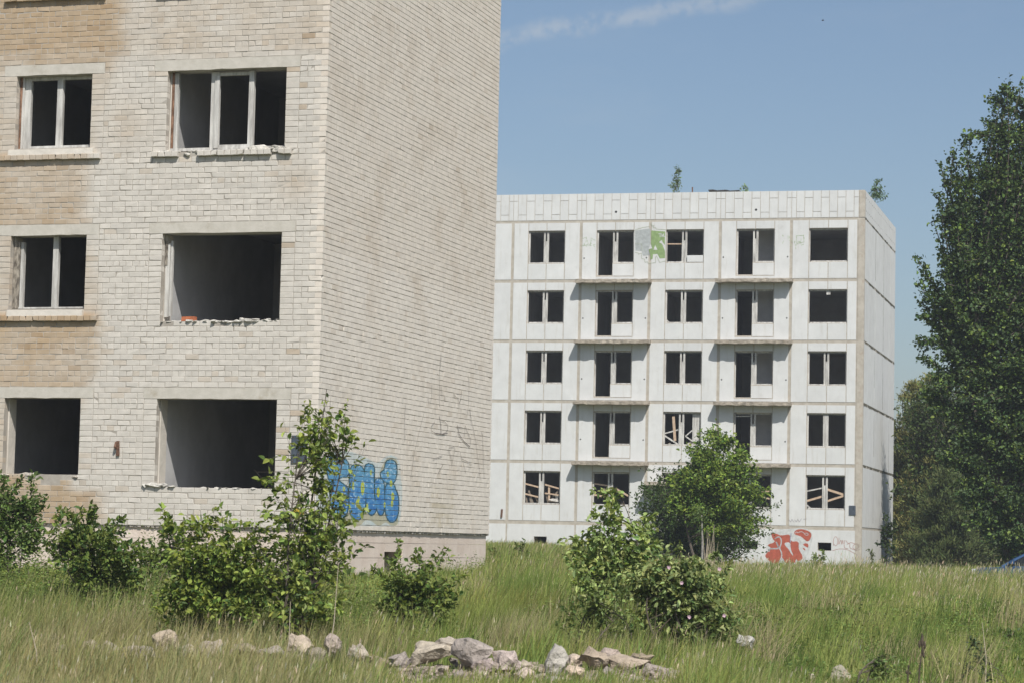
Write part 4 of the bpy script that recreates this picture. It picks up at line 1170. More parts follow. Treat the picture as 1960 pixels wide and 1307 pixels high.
def plant(name, label, cat, base, blobs, nleaf, lsize, colr, seed, group=None, bark='bark', alt=None, trunk_r=0.02, twigs=40, droop=0.1, mat='leaf', part=('foliage', 'stem'), narrow=0.55, trunks=1, clump=0.2):
    """base: world point on the ground. blobs: (centre xyz, radii xyz) world"""
    r = np.random.default_rng(seed); base = np.array(base, float)
    root = empty(name, tuple(base), 0, label, cat, group)
    sm = MB(); vols = np.array([b[1][0] * b[1][1] * b[1][2] for b in blobs]) ** 0.75; vols /= vols.sum()
    PP, DD = [], []
    top = max(blobs, key=lambda b: b[0][2] + b[1][2]); 
    trs = []
    for t in range(trunks):
        off = r.normal(0, 0.12 * (trunks > 1), 3) * np.array([1, 1, 0]); tgt = np.array(top[0] if t == 0 else blobs[r.integers(len(blobs))][0]) - base
        end = tgt + np.array([0, 0, (top[1][2] * 0.7 if t == 0 else 0)])
        mid = end * 0.5 + off * 2 + np.array([r.normal(0, .03), 0, 0]) * np.linalg.norm(end)
        ts = np.linspace(0, 1, 9)[:, None]; cur = (1 - ts) ** 2 * off + 2 * ts * (1 - ts) * mid + ts ** 2 * end
        trs.append(cur); sm.tube(cur, trunk_r * (1 - 0.85 * ts[:, 0]), 6)
    for bi, (c, rd) in enumerate(blobs):
        c = np.array(c) - base; rd = np.array(rd); nt = max(3, int(twigs * vols[bi])); nl = int(nleaf * vols[bi])
        per = max(1, nl // nt)
        for q in range(nt):
            d = rnd_dir(1, r)[0]; shoot = name in ('shrub', 'sapling', 'rose_bush') and r.random() < 0.22
            if shoot: d[2] = abs(d[2]) + 0.4
            e = c + d * rd * (r.uniform(1.05, 1.38) if shoot else r.uniform(0.4, 1.0) ** 0.5 * 1.02)
            cur = trs[r.integers(len(trs))]
            # start on trunk lower than the end
            hh = cur[:, 2]; k = int(np.argmin(np.abs(hh - (e[2] - 0.45 * rd[2] - 0.25 * np.linalg.norm(e - c))))); st = cur[max(0, min(k, 7))]
            mid = (st + e) / 2 + np.array([0, 0, np.linalg.norm(e - st) * 0.12]) + r.normal(0, 0.05, 3) * np.linalg.norm(e - st)
            tt = np.linspace(0, 1, 6)[:, None]; tw = (1 - tt) ** 2 * st + 2 * tt * (1 - tt) * mid + tt ** 2 * e
            rt_ = max(trunk_r * 0.22, 0.002); sm.tube(tw, rt_ * (1 - 0.8 * tt[:, 0]), 4)
            u = r.uniform(0.40 if len(blobs) > 2 else 0.25, 1.03, per)[:, None]
            p = (1 - u) ** 2 * st + 2 * u * (1 - u) * mid + u ** 2 * e
            spread = min(rd) * clump
            p = p + r.normal(0, spread * (0.4 if shoot else 1), (per, 3)) * np.array([1, 1, 0.8])
            dirv = rnd_dir(per, r) * 0.9 + (e - st)[None] / (np.linalg.norm(e - st) + 1e-6) * 0.7 + np.array([0, 0, -droop])
            PP.append(p); DD.append(dirv)
    P = np.concatenate(PP); D = np.concatenate(DD); n = len(P)
    Nn = rnd_dir(n, r) * 0.8 + np.array([0.1, -0.25, 0.9]); L = lsize * r.uniform(0.4, 1.35, n)
    C = leaf_colors(n, colr, r, 0.3, alt=alt)
    leaf_mesh(part[0], P, D, Nn, L, L * narrow, C, M[mat], root)
    sm.build(part[1], M[bark], root)
    return root
def B3(px, py, rx, ry, d, depth=None):
    """blob from photo pixel centre/radii at distance d"""
    c = AT(px, py, d); s = d / F_PX
    return (c, (rx * s, (depth if depth else max(rx, ry) * 0.8) * s, ry * s))
def base_at(px, d):
    p = AT(px, 1100, d); return (p[0], p[1], float(gz(p[0], p[1])) - 0.03)

G1 = (0.085, 0.125, 0.028); GD = (0.045, 0.085, 0.020); GL_ = (0.14, 0.19, 0.045)
SH = 'shrubs and saplings in front of the brick block'
# left-edge dark bush
plant('shrub', 'dark leafy shrub at the left edge below the smaller windows', 'shrub', base_at(25, 41.0),
      [B3(20, 1010, 70, 62, 41), B3(50, 990, 36, 28, 41), B3(-40, 1000, 60, 80, 41), B3(72, 965, 15, 28, 41), B3(10, 965, 16, 16, 41)], 5200, 0.085, (0.06, 0.095, 0.025), 101, SH, twigs=90, trunks=4, alt=(0.08, 0.13, 0.03))
plant('shrub', 'low spreading green shrub right of the left-edge bush', 'shrub', base_at(200, 36.5),
      [B3(160, 1060, 70, 50, 36.5), B3(210, 1100, 60, 60, 36.5), B3(110, 1040, 30, 30, 36.5), B3(240, 1060, 40, 28, 36.5), B3(150, 1025, 14, 25, 36.5)], 5600, 0.08, (0.10, 0.135, 0.03), 102, SH, twigs=90, trunks=4, alt=GD)
plant('shrub', 'thin low shrub with scattered leaves in the gap before the pink plinth', 'shrub', base_at(290, 38.5),
      [B3(280, 1075, 40, 30, 38.5), B3(330, 1050, 30, 30, 38.5), B3(300, 1110, 40, 30, 38.5)], 1500, 0.08, G1, 103, SH, twigs=40, trunks=3)
# big bushy cluster
plant('shrub', 'broad bright green shrub left of the tall sapling', 'shrub', base_at(400, 31.8),
      [B3(400, 1060, 85, 48, 31.8), B3(440, 1120, 100, 60, 31.8), B3(360, 1100, 60, 55, 31.8), B3(320, 1020, 12, 34, 31.8), B3(425, 1000, 22, 20, 31.8), B3(520, 1100, 60, 60, 31.8), B3(470, 1180, 90, 40, 31.8), B3(345, 1160, 60, 50, 31.8), B3(430, 1215, 70, 30, 31.8)], 7200, 0.085, (0.145, 0.19, 0.04), 104, SH, twigs=150, trunks=5, alt=(0.055, 0.095, 0.022))
plant('sapling', 'tall leafy sapling whose tip crosses the corner of the brick block', 'sapling', base_at(560, 31.6),
      [B3(615, 785, 40, 26, 31.6), B3(600, 830, 45, 38, 31.6), B3(665, 835, 22, 42, 31.6), B3(620, 880, 52, 40, 31.6), B3(655, 880, 40, 28, 31.6), B3(630, 920, 38, 25, 31.6), B3(515, 950, 26, 45, 31.6), B3(560, 1010, 60, 50, 31.6),
       B3(630, 1010, 40, 55, 31.6), B3(520, 1090, 75, 75, 31.6), B3(600, 1110, 85, 85, 31.6), B3(570, 1180, 90, 50, 31.6), B3(660, 1060, 30, 60, 31.6), B3(625, 755, 14, 16, 31.6), B3(562, 808, 20, 14, 31.6), B3(572, 868, 24, 20, 31.6), B3(690, 850, 10, 24, 31.6), B3(665, 800, 10, 20, 31.6), B3(690, 980, 20, 20, 31.6), B3(500, 910, 14, 22, 31.6)], 3700, 0.092, (0.15, 0.195, 0.045), 105, SH, trunk_r=0.028, twigs=190, trunks=4, alt=(0.05, 0.085, 0.02), droop=0.3)
plant('shrub', 'small dense shrub in front of the basement vent', 'shrub', base_at(800, 33.5),
      [B3(765, 1130, 50, 45, 33.5), B3(810, 1150, 70, 60, 33.5), B3(805, 1085, 14, 30, 33.5), B3(760, 1080, 14, 24, 33.5), B3(850, 1130, 30, 30, 33.5), B3(800, 1200, 45, 40, 33.5), B3(740, 1160, 25, 30, 33.5), B3(862, 1180, 25, 35, 33.5)], 3800, 0.075, (0.11, 0.15, 0.035), 106, SH, twigs=80, trunks=4, alt=(0.05, 0.085, 0.02))
plant('shrub', 'tiny dark round shrub just right of the brick block', 'shrub', base_at(975, 60.0),
      [B3(975, 1078, 30, 20, 60), B3(1000, 1060, 14, 14, 60)], 900, 0.09, (0.07, 0.10, 0.025), 107, SH, twigs=30, trunks=3)
S2 = 'shrubs and trees in front of the white block'
plant('shrub', 'pale green upright shrub with a tall central shoot before the white block', 'shrub', base_at(1165, 36.5),
      [B3(1165, 975, 28, 24, 36.5), B3(1165, 1020, 34, 40, 36.5), B3(1225, 1025, 45, 28, 36.5), B3(1165, 1070, 40, 30, 36.5), B3(1105, 1060, 32, 34, 36.5), B3(1230, 1060, 40, 25, 36.5), B3(1135, 1095, 45, 40, 36.5), B3(1140, 1150, 40, 30, 36.5), B3(1185, 1090, 35, 25, 36.5), B3(1120, 1130, 35, 30, 36.5), B3(1180, 945, 14, 14, 36.5)], 3900, 0.10, (0.20, 0.255, 0.09), 108, S2, twigs=110, trunks=4, alt=(0.10, 0.15, 0.045), droop=0.5, narrow=0.5)
plant('shrub', 'dark dense round bush in front of the ground floor of the white block', 'shrub', base_at(1300, 96.0),
      [B3(1275, 985, 62, 62, 96), B3(1340, 1000, 70, 70, 96), B3(1405, 1000, 65, 62, 96), B3(1250, 945, 30, 28, 96), B3(1290, 1040, 70, 38, 96), B3(1400, 1045, 60, 30, 96), B3(1440, 960, 26, 40, 96)], 26000, 0.12, (0.040, 0.068, 0.017), 109, S2, trunk_r=0.05, twigs=420, trunks=5, alt=(0.055, 0.095, 0.025))
plant('tree', 'young bright green tree rising above the dark bush before the balconies', 'tree', base_at(1345, 92.0),
      [B3(1375, 835, 38, 24, 92), B3(1385, 870, 50, 35, 92), B3(1330, 880, 40, 28, 92), B3(1350, 915, 72, 35, 92), B3(1420, 920, 50, 40, 92), B3(1310, 920, 40, 22, 92), B3(1380, 965, 75, 32, 92), B3(1305, 965, 30, 22, 92), B3(1448, 905, 18, 18, 92), B3(1410, 835, 14, 20, 92), B3(1440, 990, 36, 30, 92), B3(1275, 955, 26, 20, 92), B3(1460, 940, 14, 24, 92), B3(1380, 1010, 50, 26, 92)], 19000, 0.125, (0.125, 0.18, 0.032), 110, S2, trunk_r=0.07, twigs=190, clump=0.2, trunks=2, bark='bark', alt=(0.06, 0.11, 0.022), droop=0.1, part=('crown', 'trunk'), narrow=0.7)
plant('rose_bush', 'wild rose bush with arching leaves and few pink flowers behind the rubble', 'shrub', base_at(1330, 32.6),
      [B3(1210, 1120, 45, 30, 32.6), B3(1240, 1160, 45, 35, 32.6), B3(1300, 1130, 75, 50, 32.6), B3(1250, 1110, 60, 35, 32.6), B3(1355, 1150, 60, 55, 32.6), B3(1380, 1200, 45, 40, 32.6), B3(1290, 1180, 60, 40, 32.6), B3(1310, 1235, 60, 30, 32.6), B3(1370, 1105, 30, 25, 32.6), B3(1270, 1085, 18, 22, 32.6)], 6200, 0.08, (0.17, 0.21, 0.08), 111, S2, twigs=150, trunks=6, alt=(0.06, 0.095, 0.03), droop=0.4)
rose = bpy.data.objects[-1] if False else [o for o in bpy.data.objects if o.name.startswith('rose_bush')][0]
for (x, y) in ((1280, 1085), (1305, 1115), (1377, 1088), (1386, 1177), (1319, 1180)):
    p = AT(x, y, 31.7) - np.array(rose.location); mb = MB()
    for q in range(5):
        t = q * 1.2566; d = np.array([math.cos(t), -0.4, math.sin(t)]) * (0.018 + 0.012 * rng.random()); s_ = np.array([-math.sin(t), 0, math.cos(t)]) * 0.012
        mb.add([p, p + d * .7 + s_, p + d, p + d * .7 - s_], [(0, 1, 2, 3)])
    mb.build('flower', M['petal'], rose)
plant('shrub', 'sparse twiggy low shrub left of the rose bush', 'shrub', base_at(1140, 32),
      [B3(1120, 1180, 50, 50, 32), B3(1185, 1175, 45, 45, 32), B3(1105, 1225, 35, 25, 32), B3(1150, 1140, 30, 30, 32)], 1000, 0.075, (0.12, 0.16, 0.05), 112, S2, twigs=45, trunks=4, alt=(0.07, 0.1, 0.03))
plant('sapling', 'thin dark sapling against the end of the white block', 'sapling', base_at(1699, 104.0),
      [B3(1697, 1020, 8, 30, 104), B3(1700, 1055, 14, 22, 104), B3(1685, 1032, 12, 10, 104), B3(1706, 1030, 8, 25, 104)], 650, 0.13, (0.03, 0.05, 0.015), 113, S2, trunk_r=0.03, twigs=40)
plant('shrub', 'little leafy weed growing at the foot of the white wall below the vent', 'shrub', base_at(1562, 104.0),
      [B3(1562, 1072, 18, 12, 104), B3(1578, 1066, 8, 7, 104)], 300, 0.12, (0.12, 0.17, 0.05), 114, S2, twigs=18, trunks=3)
plant('shrub', 'small grey weed beside the corner of the white block', 'shrub', base_at(1668, 104.0), [B3(1668, 1066, 9, 12, 104)], 90, 0.10, (0.06, 0.08, 0.03), 115, S2, twigs=10)
# roof saplings
RG = 'birch saplings growing on the roof of the white block'
def roof_base(px, v): u = BFv(px, 370)[0]; return tuple(onB(u, v, 14.2))
plant('roof_sapling', 'slender birch sapling on the middle of the roof', 'sapling', roof_base(1295, 1.6), [B3(1295, 335, 7, 20, 115.5), B3(1293, 355, 13, 12, 115.5), B3(1300, 330, 4, 8, 115.5), B3(1286, 362, 8, 6, 115.5)], 380, 0.10, (0.09, 0.13, 0.06), 116, RG, twigs=45)
plant('roof_sapling', 'tiny sprig beside the roofing sheet on the roof', 'sapling', roof_base(1422, 1.2), [B3(1422, 362, 9, 6, 114.6), B3(1427, 357, 3, 6, 114.6)], 90, 0.09, (0.11, 0.17, 0.05), 117, RG, twigs=14)
plant('roof_sapling', 'bushy birch sapling at the right end of the roof', 'sapling', tuple(onB(-0.0 + 0.6, 6.0, 14.2)), [B3(1681, 352, 10, 12, 118), B3(1678, 370, 14, 12, 118), B3(1692, 372, 9, 14, 118), B3(1672, 362, 7, 7, 118)], 520, 0.11, (0.08, 0.13, 0.07), 118, RG, twigs=50)

# tall birch at the right
TB = 88.0
def tree_blobs(lst, d): return [B3(*l, d) for l in lst]
bb = tree_blobs([(1945, 200, 50, 45), (1975, 260, 70, 60), (1900, 300, 50, 55), (1960, 340, 80, 60), (1850, 340, 50, 45), (1880, 390, 70, 50), (1830, 400, 40, 40), (1960, 430, 80, 60),
    (1850, 470, 60, 45), (1810, 500, 45, 35), (1900, 520, 80, 50), (1820, 560, 55, 40), (1790, 590, 35, 28), (1870, 620, 80, 45), (1960, 600, 80, 60), (1810, 660, 50, 40), (1960, 700, 90, 60), (1860, 700, 70, 40), (1830, 760, 60, 40),
    (1910, 780, 80, 50), (1970, 850, 70, 60), (1880, 860, 60, 50), (1920, 940, 60, 50), (2060, 400, 80, 110), (2080, 620, 90, 110), (2060, 860, 80, 110), (1860, 940, 40, 40), (1795, 420, 14, 10), (1782, 600, 18, 12), (2030, 200, 60, 80), (1905, 1010, 55, 40), (1960, 1030, 60, 50), (1860, 270, 22, 22), (1830, 320, 20, 22), (1810, 365, 14, 18), (1905, 230, 24, 30), (1925, 180, 18, 22)], TB)
plant('birch_tree', 'tall broad birch with dense dark crown at the right edge', 'tree', (AT(1950, 1100, TB)[0], TB, float(gz(AT(1950, 1100, TB)[0], TB)) - 0.05), [(c - np.array([0.28, 0, 0]), (a * 1.04, b * 1.0, d * 1.0)) for c, (a, b, d) in bb], 118000, 0.135, (0.040, 0.068, 0.025), 200, None, trunk_r=0.22, twigs=560, clump=0.17, trunks=3, bark='bark', part=('crown', 'trunk'), narrow=0.75, alt=(0.10, 0.15, 0.035))
plant('birch_tree', 'smaller leafy tree under and behind the tall birch', 'tree', (AT(1800, 1100, 118)[0], 118, float(gz(20, 118)) - .05),
      tree_blobs([(1800, 780, 70, 60), (1760, 830, 45, 50), (1830, 880, 80, 70), (1770, 930, 60, 60), (1850, 980, 80, 70), (1770, 1020, 60, 50), (1930, 1010, 90, 70)], 118), 30000, 0.17, (0.035, 0.055, 0.016), 201, None, trunk_r=0.16, twigs=600, trunks=3, part=('crown', 'trunk'), narrow=0.75, alt=(0.055, 0.085, 0.02))

# conifers behind the end of the white block
def pine(px, d, top_py, width, label, seed, colr=(0.055, 0.08, 0.025)):
    r = np.random.default_rng(seed); p = AT(px, 1100, d); b = np.array([p[0], p[1], float(gz(p[0], p[1])) - 0.1]); H = AT(px, top_py, d)[2] - b[2]
    root = empty('pine_tree', tuple(b), 0, label, 'tree', 'pines behind the end of the white block')
    tr = MB(); tr.tube([(0, 0, 0), (0.1, 0, H * 0.5), (0, 0, H * 0.98)], [0.17, 0.11, 0.02], 8); PP, DD, NN = [], [], []
    nb = 150
    for k in range(nb):
        t = r.uniform(0.03, 1.0); z = H * t; reach = width * (1 - t) ** 0.62 * r.uniform(0.55, 1.1) + 0.15; a = r.uniform(0, 6.283)
        e = np.array([math.cos(a) * reach, math.sin(a) * reach, z + reach * r.uniform(-0.12, 0.35)]); st = np.array([0, 0, z])
        tr.tube([st, (st + e) / 2 + [0, 0, -0.05], e], [0.03, 0.02, 0.006], 4)
        m = int(70 * reach / width * 2.0) + 35; u = r.uniform(0.25, 1.05, m)[:, None]; q = st * (1 - u) + e * u + r.normal(0, 0.16, (m, 3)) * np.array([1, 1, .7])
        PP.append(q); DD.append(rnd_dir(m, r) * 0.8 + (e - st) / reach * 0.5 + np.array([0, 0, 0.75]))
    P = np.concatenate(PP); D = np.concatenate(DD); n = len(P); L = r.uniform(0.12, 0.30, n)
    leaf_mesh('crown', P, D, rnd_dir(n, r), L, L * 0.22, leaf_colors(n, colr, r, 0.25), M['needle'], root)
    tr.build('trunk', M['bark'], root)
pn = [(1742, 129, 728, 1.6, 'pine with yellowish top seen right beside the end of the white block'), (1775, 126, 722, 2.1, 'pine with rounded top, second from the white block'), (1740, 131, 850, 1.6, 'short shaggy pale pine touching the edge of the white block'),
      (1778, 118, 845, 1.6, 'short shaggy pine in front of the taller pines'), (1805, 130, 760, 2.4, 'pine half hidden behind the left side of the big birch'), (1812, 114, 905, 1.9, 'lowest pine under the big birch'),
      (1860, 133, 700, 2.6, 'pine behind the middle of the big birch'), (1925, 131, 720, 2.6, 'pine behind the right side of the big birch'), (1985, 130, 700, 2.6, 'pine outside the right edge behind the birch'), (1690, 134, 800, 2.2, 'pine mostly hidden behind the white block')]
for i_, (px, d, ty, wd, lb) in enumerate(pn):
    pine(px, d, ty, wd, lb, 300 + i_, (0.15, 0.155, 0.055) if i_ in (0, 1, 2, 3) else (0.065, 0.085, 0.03))
# dark undergrowth / far wood as one mass
r = np.random.default_rng(55)
n = 60000; X = r.uniform(20.5, 60, n); Y = 128 + r.uniform(0, 10, n) + 0.05 * X; Hm = 5.5 + 2.0 * vnoise(X, Y * 0, 0.3, 4) + 7 * sstep(X, 34, 50); Zz = gz(X, Y) + Hm * r.random(n) ** 0.8
P = np.stack([X, Y, Zz], -1); C = leaf_colors(n, (0.03, 0.048, 0.014), r)
o = leaf_mesh('far_wood', P, rnd_dir(n, r) + [0, 0, .3], rnd_dir(n, r) + [0, -.3, .6], r.uniform(.25, .5, n), r.uniform(.2, .35, n), C, M['leaf'], None); props(o, 'dark mass of undergrowth and wood behind the pines', 'wood', None, 'stuff')

# ---------------------------------------------------------------- grass
r = np.random.default_rng(77)
def footprint_block(x, y):
    """true where a building stands"""
    res = np.zeros(x.shape, bool)
    for (o, t, s, W_, D_) in ((A0, tA, sA, AW, AD), (B0, tB, sB, BW, BD)):
        rx, ry = x - o[0], y - o[1]; u = -(rx * t[0] + ry * t[1]); v = rx * s[0] + ry * s[1]
        res |= (u > -0.0) & (u < W_) & (v > 0.03) & (v < D_)
    return res
def scatter(n, y0, y1, pw=1.0, margin=4.0):
    t = r.random(n)
    y = y0 * (y1 / y0) ** t if pw == 1.0 else y0 + (y1 - y0) * t
    x = (r.random(n) * 2 - 1) * (0.215 * y + margin)
    k = ~footprint_block(x, y); return x[k], y[k]
def blades(name, x, y, H, Wd, C, lean=0.25, mat='grass', windx=0.25, parent=None):
    n = len(x); z = gz(x, y) - 0.02
    a = r.uniform(0, 6.283, n); ld = np.stack([np.cos(a), np.sin(a)], -1) * (np.abs(r.normal(0, lean, n)) + 0.03)[:, None]; ld[:, 0] += windx * r.uniform(0.2, 1, n)
    fa = r.uniform(-0.9, 0.9, n); sx, sy = np.cos(fa), np.sin(fa)
    V = np.zeros((n, 7, 3)); b = np.stack([x, y, z], -1); S = np.stack([sx, sy, 0 * sx], -1) * Wd[:, None] / 2
    for i_, t in enumerate((0, 0.4, 0.75)):
        c = b.copy(); c[:, :2] += ld * (H * t ** 1.8)[:, None]; c[:, 2] += H * t * (1 - 0.18 * t); wf = (1, 0.85, 0.5)[i_]
        V[:, i_ * 2] = c - S * wf; V[:, i_ * 2 + 1] = c + S * wf
    c = b.copy(); c[:, :2] += ld * H[:, None]; c[:, 2] += H * 0.9; V[:, 6] = c
    k = (np.arange(n) * 7)[:, None]
    Fq = np.concatenate([k + np.array([[0, 1, 3, 2]]), k + np.array([[2, 3, 5, 4]])]); Ft = k + np.array([[4, 5, 6]])
    return np_mesh(name, V.reshape(-1, 3), [Fq, Ft], M[mat], parent, np.repeat(C, 7, axis=0))
def gcol(x, y, n):
    g = vnoise(x, y, 0.5, 11.0); g2 = vnoise(x, y, 2.2, 12.0); t = np.clip(0.45 + 0.45 * g + 0.25 * g2, 0, 1)[:, None]
    c = np.array([0.125, 0.195, 0.045]) * (1 - t) + np.array([0.31, 0.335, 0.105]) * t
    # dry trampled strip on the right
    dr = (np.exp(-((y - 47.0 - 0.02 * x) / 1.6) ** 2) * sstep(x, 5.0, 6.5) * 0.7)[:, None]
    c = c * (1 - dr) + np.array([0.36, 0.30, 0.18]) * dr
    g3 = vnoise(x, y, 1.4, 15.0); left = (1 - sstep(x / y, -0.12, -0.02)) * (1 - sstep(y, 30, 40))
    br = (np.clip(0.9 * g3 - 0.30, 0, 0.5) + 0.55 * left)[:, None].clip(0, .75)
    c = c * (1 - br) + np.array([0.29, 0.25, 0.135]) * br
    dk = (vnoise(x, y, 0.9, 16.0) > 0.45)[:, None]
    c = np.where(dk, c * 0.72, c)
    c = c * (1 + r.normal(0, 0.32, (n, 1)).clip(-.6, .8)); c[:, 0] *= 1 + r.normal(0, .12, n)
    return c.clip(.01, 1)
def hfield(x, y):
    a = x / y
    h = 0.40 + 0.20 * vnoise(x, y, 0.6, 21.0) + 0.12 * vnoise(x, y, 2.0, 22.0)
    h = h + 0.26 * np.exp(-((y - 60) / 11) ** 2) * sstep(x, 2, 6)
    h = h * (1 - 0.6 * sstep(x, 2.0, 3.5) * (1 - sstep(y, 42, 50)))
    h = h * (1 - 0.55 * sstep(a, -0.055, -0.04) * (1 - sstep(a, 0.06, 0.08)) * (1 - sstep(y, 28.6, 29.6)))
    h = h * (1 - 0.05 * (1 - sstep(a, -0.055, -0.04)) * (1 - sstep(y, 27.6, 28.8)))
    h = h * (1 - 0.62 * sstep(y, 37, 42) * (1 - sstep(a, -0.02, 0.0)) * (1 - sstep(y, 52, 56)))
    h = h * (1 - 0.5 * np.exp(-((y - 28.5) / 0.5) ** 2) * sstep(a, -0.066, -0.05) * (1 - sstep(a, 0.066, 0.078)))
    h = h * (1 - 0.35 * sstep(y, 75, 105))
    return h
x, y = scatter(430000, 16.5, 125)
sel = ~((x > 1.5) & (np.exp(-((x - 18.5) / 3.2) ** 2 - ((y - 86) / 3.0) ** 2) > 0.45)); x, y = x[sel], y[sel]; n = len(x)
H = hfield(x, y) * (1 - 0.6 * ((x > 14.5) & (y > 72) & (y < 92))) * r.uniform(0.4, 1.35, n) * (1 + 0.35 * vnoise(x, y, 4.0, 19.0)); Wd = 0.0045 + 0.00022 * y * r.uniform(0.6, 1.4, n)
C = gcol(x, y, n)
half = y < 45
o = blades('grass', x[half], y[half], H[half], Wd[half], C[half]); props(o, 'tall green and straw grass on the near slope', 'grass', None, 'stuff')
o = blades('grass', x[~half], y[~half], H[~half], Wd[~half], C[~half]); props(o, 'green meadow grass around both buildings', 'grass', None, 'stuff')
# dry straw and seed stalks
x, y = scatter(52000, 17, 110); n = len(x)
kp = (vnoise(x, y, 0.8, 31.0) + 0.9 * (1 - sstep(x, -2, 1)) * (1 - sstep(y, 28, 36)) + 0.7 * np.exp(-((y - 62) / 14) ** 2) * sstep(x, 3, 6) > -0.05); x, y = x[kp], y[kp]; n = len(x)
H = hfield(x, y) * r.uniform(0.9, 1.65, n); C = np.array([0.42, 0.37, 0.21])[None] * (1 + r.normal(0, .25, (n, 1)).clip(-.6, .6))
o = blades('dry_grass', x, y, H, 0.003 + 0.00013 * y, C, 0.12, windx=0.18); props(o, 'dry straw coloured grass stalks among the green', 'grass', None, 'stuff')
# seed heads at stalk tips (narrow leaves)
m_ = (r.random(n) < 0.07 + 0.5 * (np.exp(-((y - 62) / 12) ** 2) * (x > 3))); xh, yh, hh = x[m_], y[m_], H[m_]
P = np.stack([xh + 0.1 * hh, yh, gz(xh, yh) + hh * 0.72], -1); k = len(P)
o = leaf_mesh('seed_heads', P, np.stack([r.normal(.2, .12, k), r.normal(0, .12, k), np.ones(k)], -1), rnd_dir(k, r), 0.06 + 0.0007 * yh, 0.008 + 0.00018 * yh, leaf_colors(k, (0.33, 0.30, 0.23), r), M['grass'], None); props(o, 'pale purple brown grass seed heads above the meadow', 'grass', None, 'stuff')
# broadleaf ground cover
x, y = scatter(34000, 20, 70, 1.0, 2.0); n = len(x)
kp = vnoise(x, y, 1.1, 41.0) + 0.5 * sstep(x, 2, 4) * (1 - sstep(y, 40, 50)) > 0.25; kp = kp & ~((x > -2.1) & (x < 2.1) & (y < 29.4)); x, y = x[kp], y[kp]; n = len(x)
P = np.stack([x, y, gz(x, y) + r.uniform(0.0, 0.22, n)], -1)
o = leaf_mesh('ground_cover', P, rnd_dir(n, r) + [0, 0, .5], rnd_dir(n, r) * .5 + [0, -.3, 1], r.uniform(.03, .065, n), r.uniform(.015, .035, n), leaf_colors(n, (0.10, 0.14, 0.035), r), M['leaf'], None); props(o, 'small leafy weeds covering the ground between the grass', 'weeds', None, 'stuff')

# uneven clumps of tall grass over the near slope
q_ = np.random.default_rng(808); cy_ = q_.uniform(26.5, 52, 330); cx_ = (q_.uniform(-1, 1, 330)) * (0.21 * cy_ + 1)
ok_ = ~((np.abs(cx_ / cy_) < 0.075) & (cy_ < 29.6)); cx_, cy_ = cx_[ok_], cy_[ok_]; X_, Y_, H_, C_ = [], [], [], []
pal_ = np.array([(0.19, 0.25, 0.06), (0.30, 0.32, 0.11), (0.34, 0.30, 0.17), (0.11, 0.17, 0.04), (0.24, 0.29, 0.08)])
for a_, b_ in zip(cx_, cy_):
    m = 55; hh_ = q_.uniform(.35, .85) * (0.6 if b_ > 36 and a_ < 1 else 1); cc_ = pal_[2 if (a_ < -1.5 and b_ < 33 and q_.random() < .5) else q_.integers(5)]
    X_.append(a_ + q_.normal(0, .16, m)); Y_.append(b_ + q_.normal(0, .16, m)); H_.append(hh_ * q_.uniform(.5, 1.15, m)); C_.append(cc_ * (1 + q_.normal(0, .25, (m, 1)).clip(-.5, .6)))
X_, Y_, H_, C_ = map(np.concatenate, (X_, Y_, H_, C_)); k_ = ~footprint_block(X_, Y_)
o = blades('tall_grass', X_[k_], Y_[k_], H_[k_], np.full(k_.sum(), .009), C_[k_].clip(.01, 1), .28, windx=.3); props(o, 'uneven clumps of tall wild grass over the near slope', 'grass', None, 'stuff')
# tall leafy weeds at the wall foot and round the shrubs
def weeds(name, label, zones, n, seed):
    q = np.random.default_rng(seed); PP, DD, LL = [], [], []
    for (cx, cy, sx, sy, hh) in zones:
        m = int(n * sx * sy / sum(z[2] * z[3] for z in zones)); m = max(m, 20)
        X_ = cx + q.uniform(-1, 1, m) * sx; Y_ = cy + q.uniform(-1, 1, m) * sy; k_ = ~footprint_block(X_, Y_); X_, Y_ = X_[k_], Y_[k_]; m = len(X_)
        Hh = hh * q.uniform(.35, 1.25, m) * (1 + 0.4 * vnoise(X_, Y_, 1.5, 51.0)); ln = q.normal(0, .12, (m, 2)); G0 = gz(X_, Y_)
        for t in np.linspace(0.12, 1.0, 13):
            P_ = np.stack([X_ + ln[:, 0] * t * Hh + q.normal(0, .025, m), Y_ + ln[:, 1] * t * Hh + q.normal(0, .025, m), G0 + Hh * t], -1)
            PP.append(P_); a_ = q.uniform(0, 6.283, m); DD.append(np.stack([np.cos(a_), np.sin(a_), q.uniform(-.4, .6, m)], -1)); LL.append(q.uniform(.5, 1.2, m) * (0.085 * (1 - .45 * t)))
    P_ = np.concatenate(PP); D_ = np.concatenate(DD); L_ = np.concatenate(LL); m = len(P_)
    o = leaf_mesh(name, P_, D_, rnd_dir(m, q) * .5 + [0, -.2, 1], L_, L_ * q.uniform(.3, .6, m), leaf_colors(m, (0.105, 0.15, 0.035), q, .3, alt=(0.06, 0.10, 0.025)), M['leaf'], None); props(o, label, 'weeds', None, 'stuff')
weeds('tall_weeds', 'tall leafy weeds growing along the foot of the brick block', [(-6.2, 40.2, 3.6, 1.6, .8), (-5.2, 36.8, 2.6, 1.3, .6), (-3.4, 36.5, 1.8, 1.8, .6), (-2.6, 32.2, 1.6, .8, .5), (-3.2, 33.0, 1.4, 1.0, .5)], 2300, 71)
weeds('tall_weeds', 'leafy weeds growing between the shrubs before the white block', [(1.6, 36.0, 1.4, 2.4, .45), (2.2, 33.2, 1.5, .9, .35), (0.8, 52.0, 2.0, 4.0, .4), (6.5, 36.0, 3.0, 4.0, .22), (4.4, 30.0, 1.6, 1.5, .2)], 1300, 72)
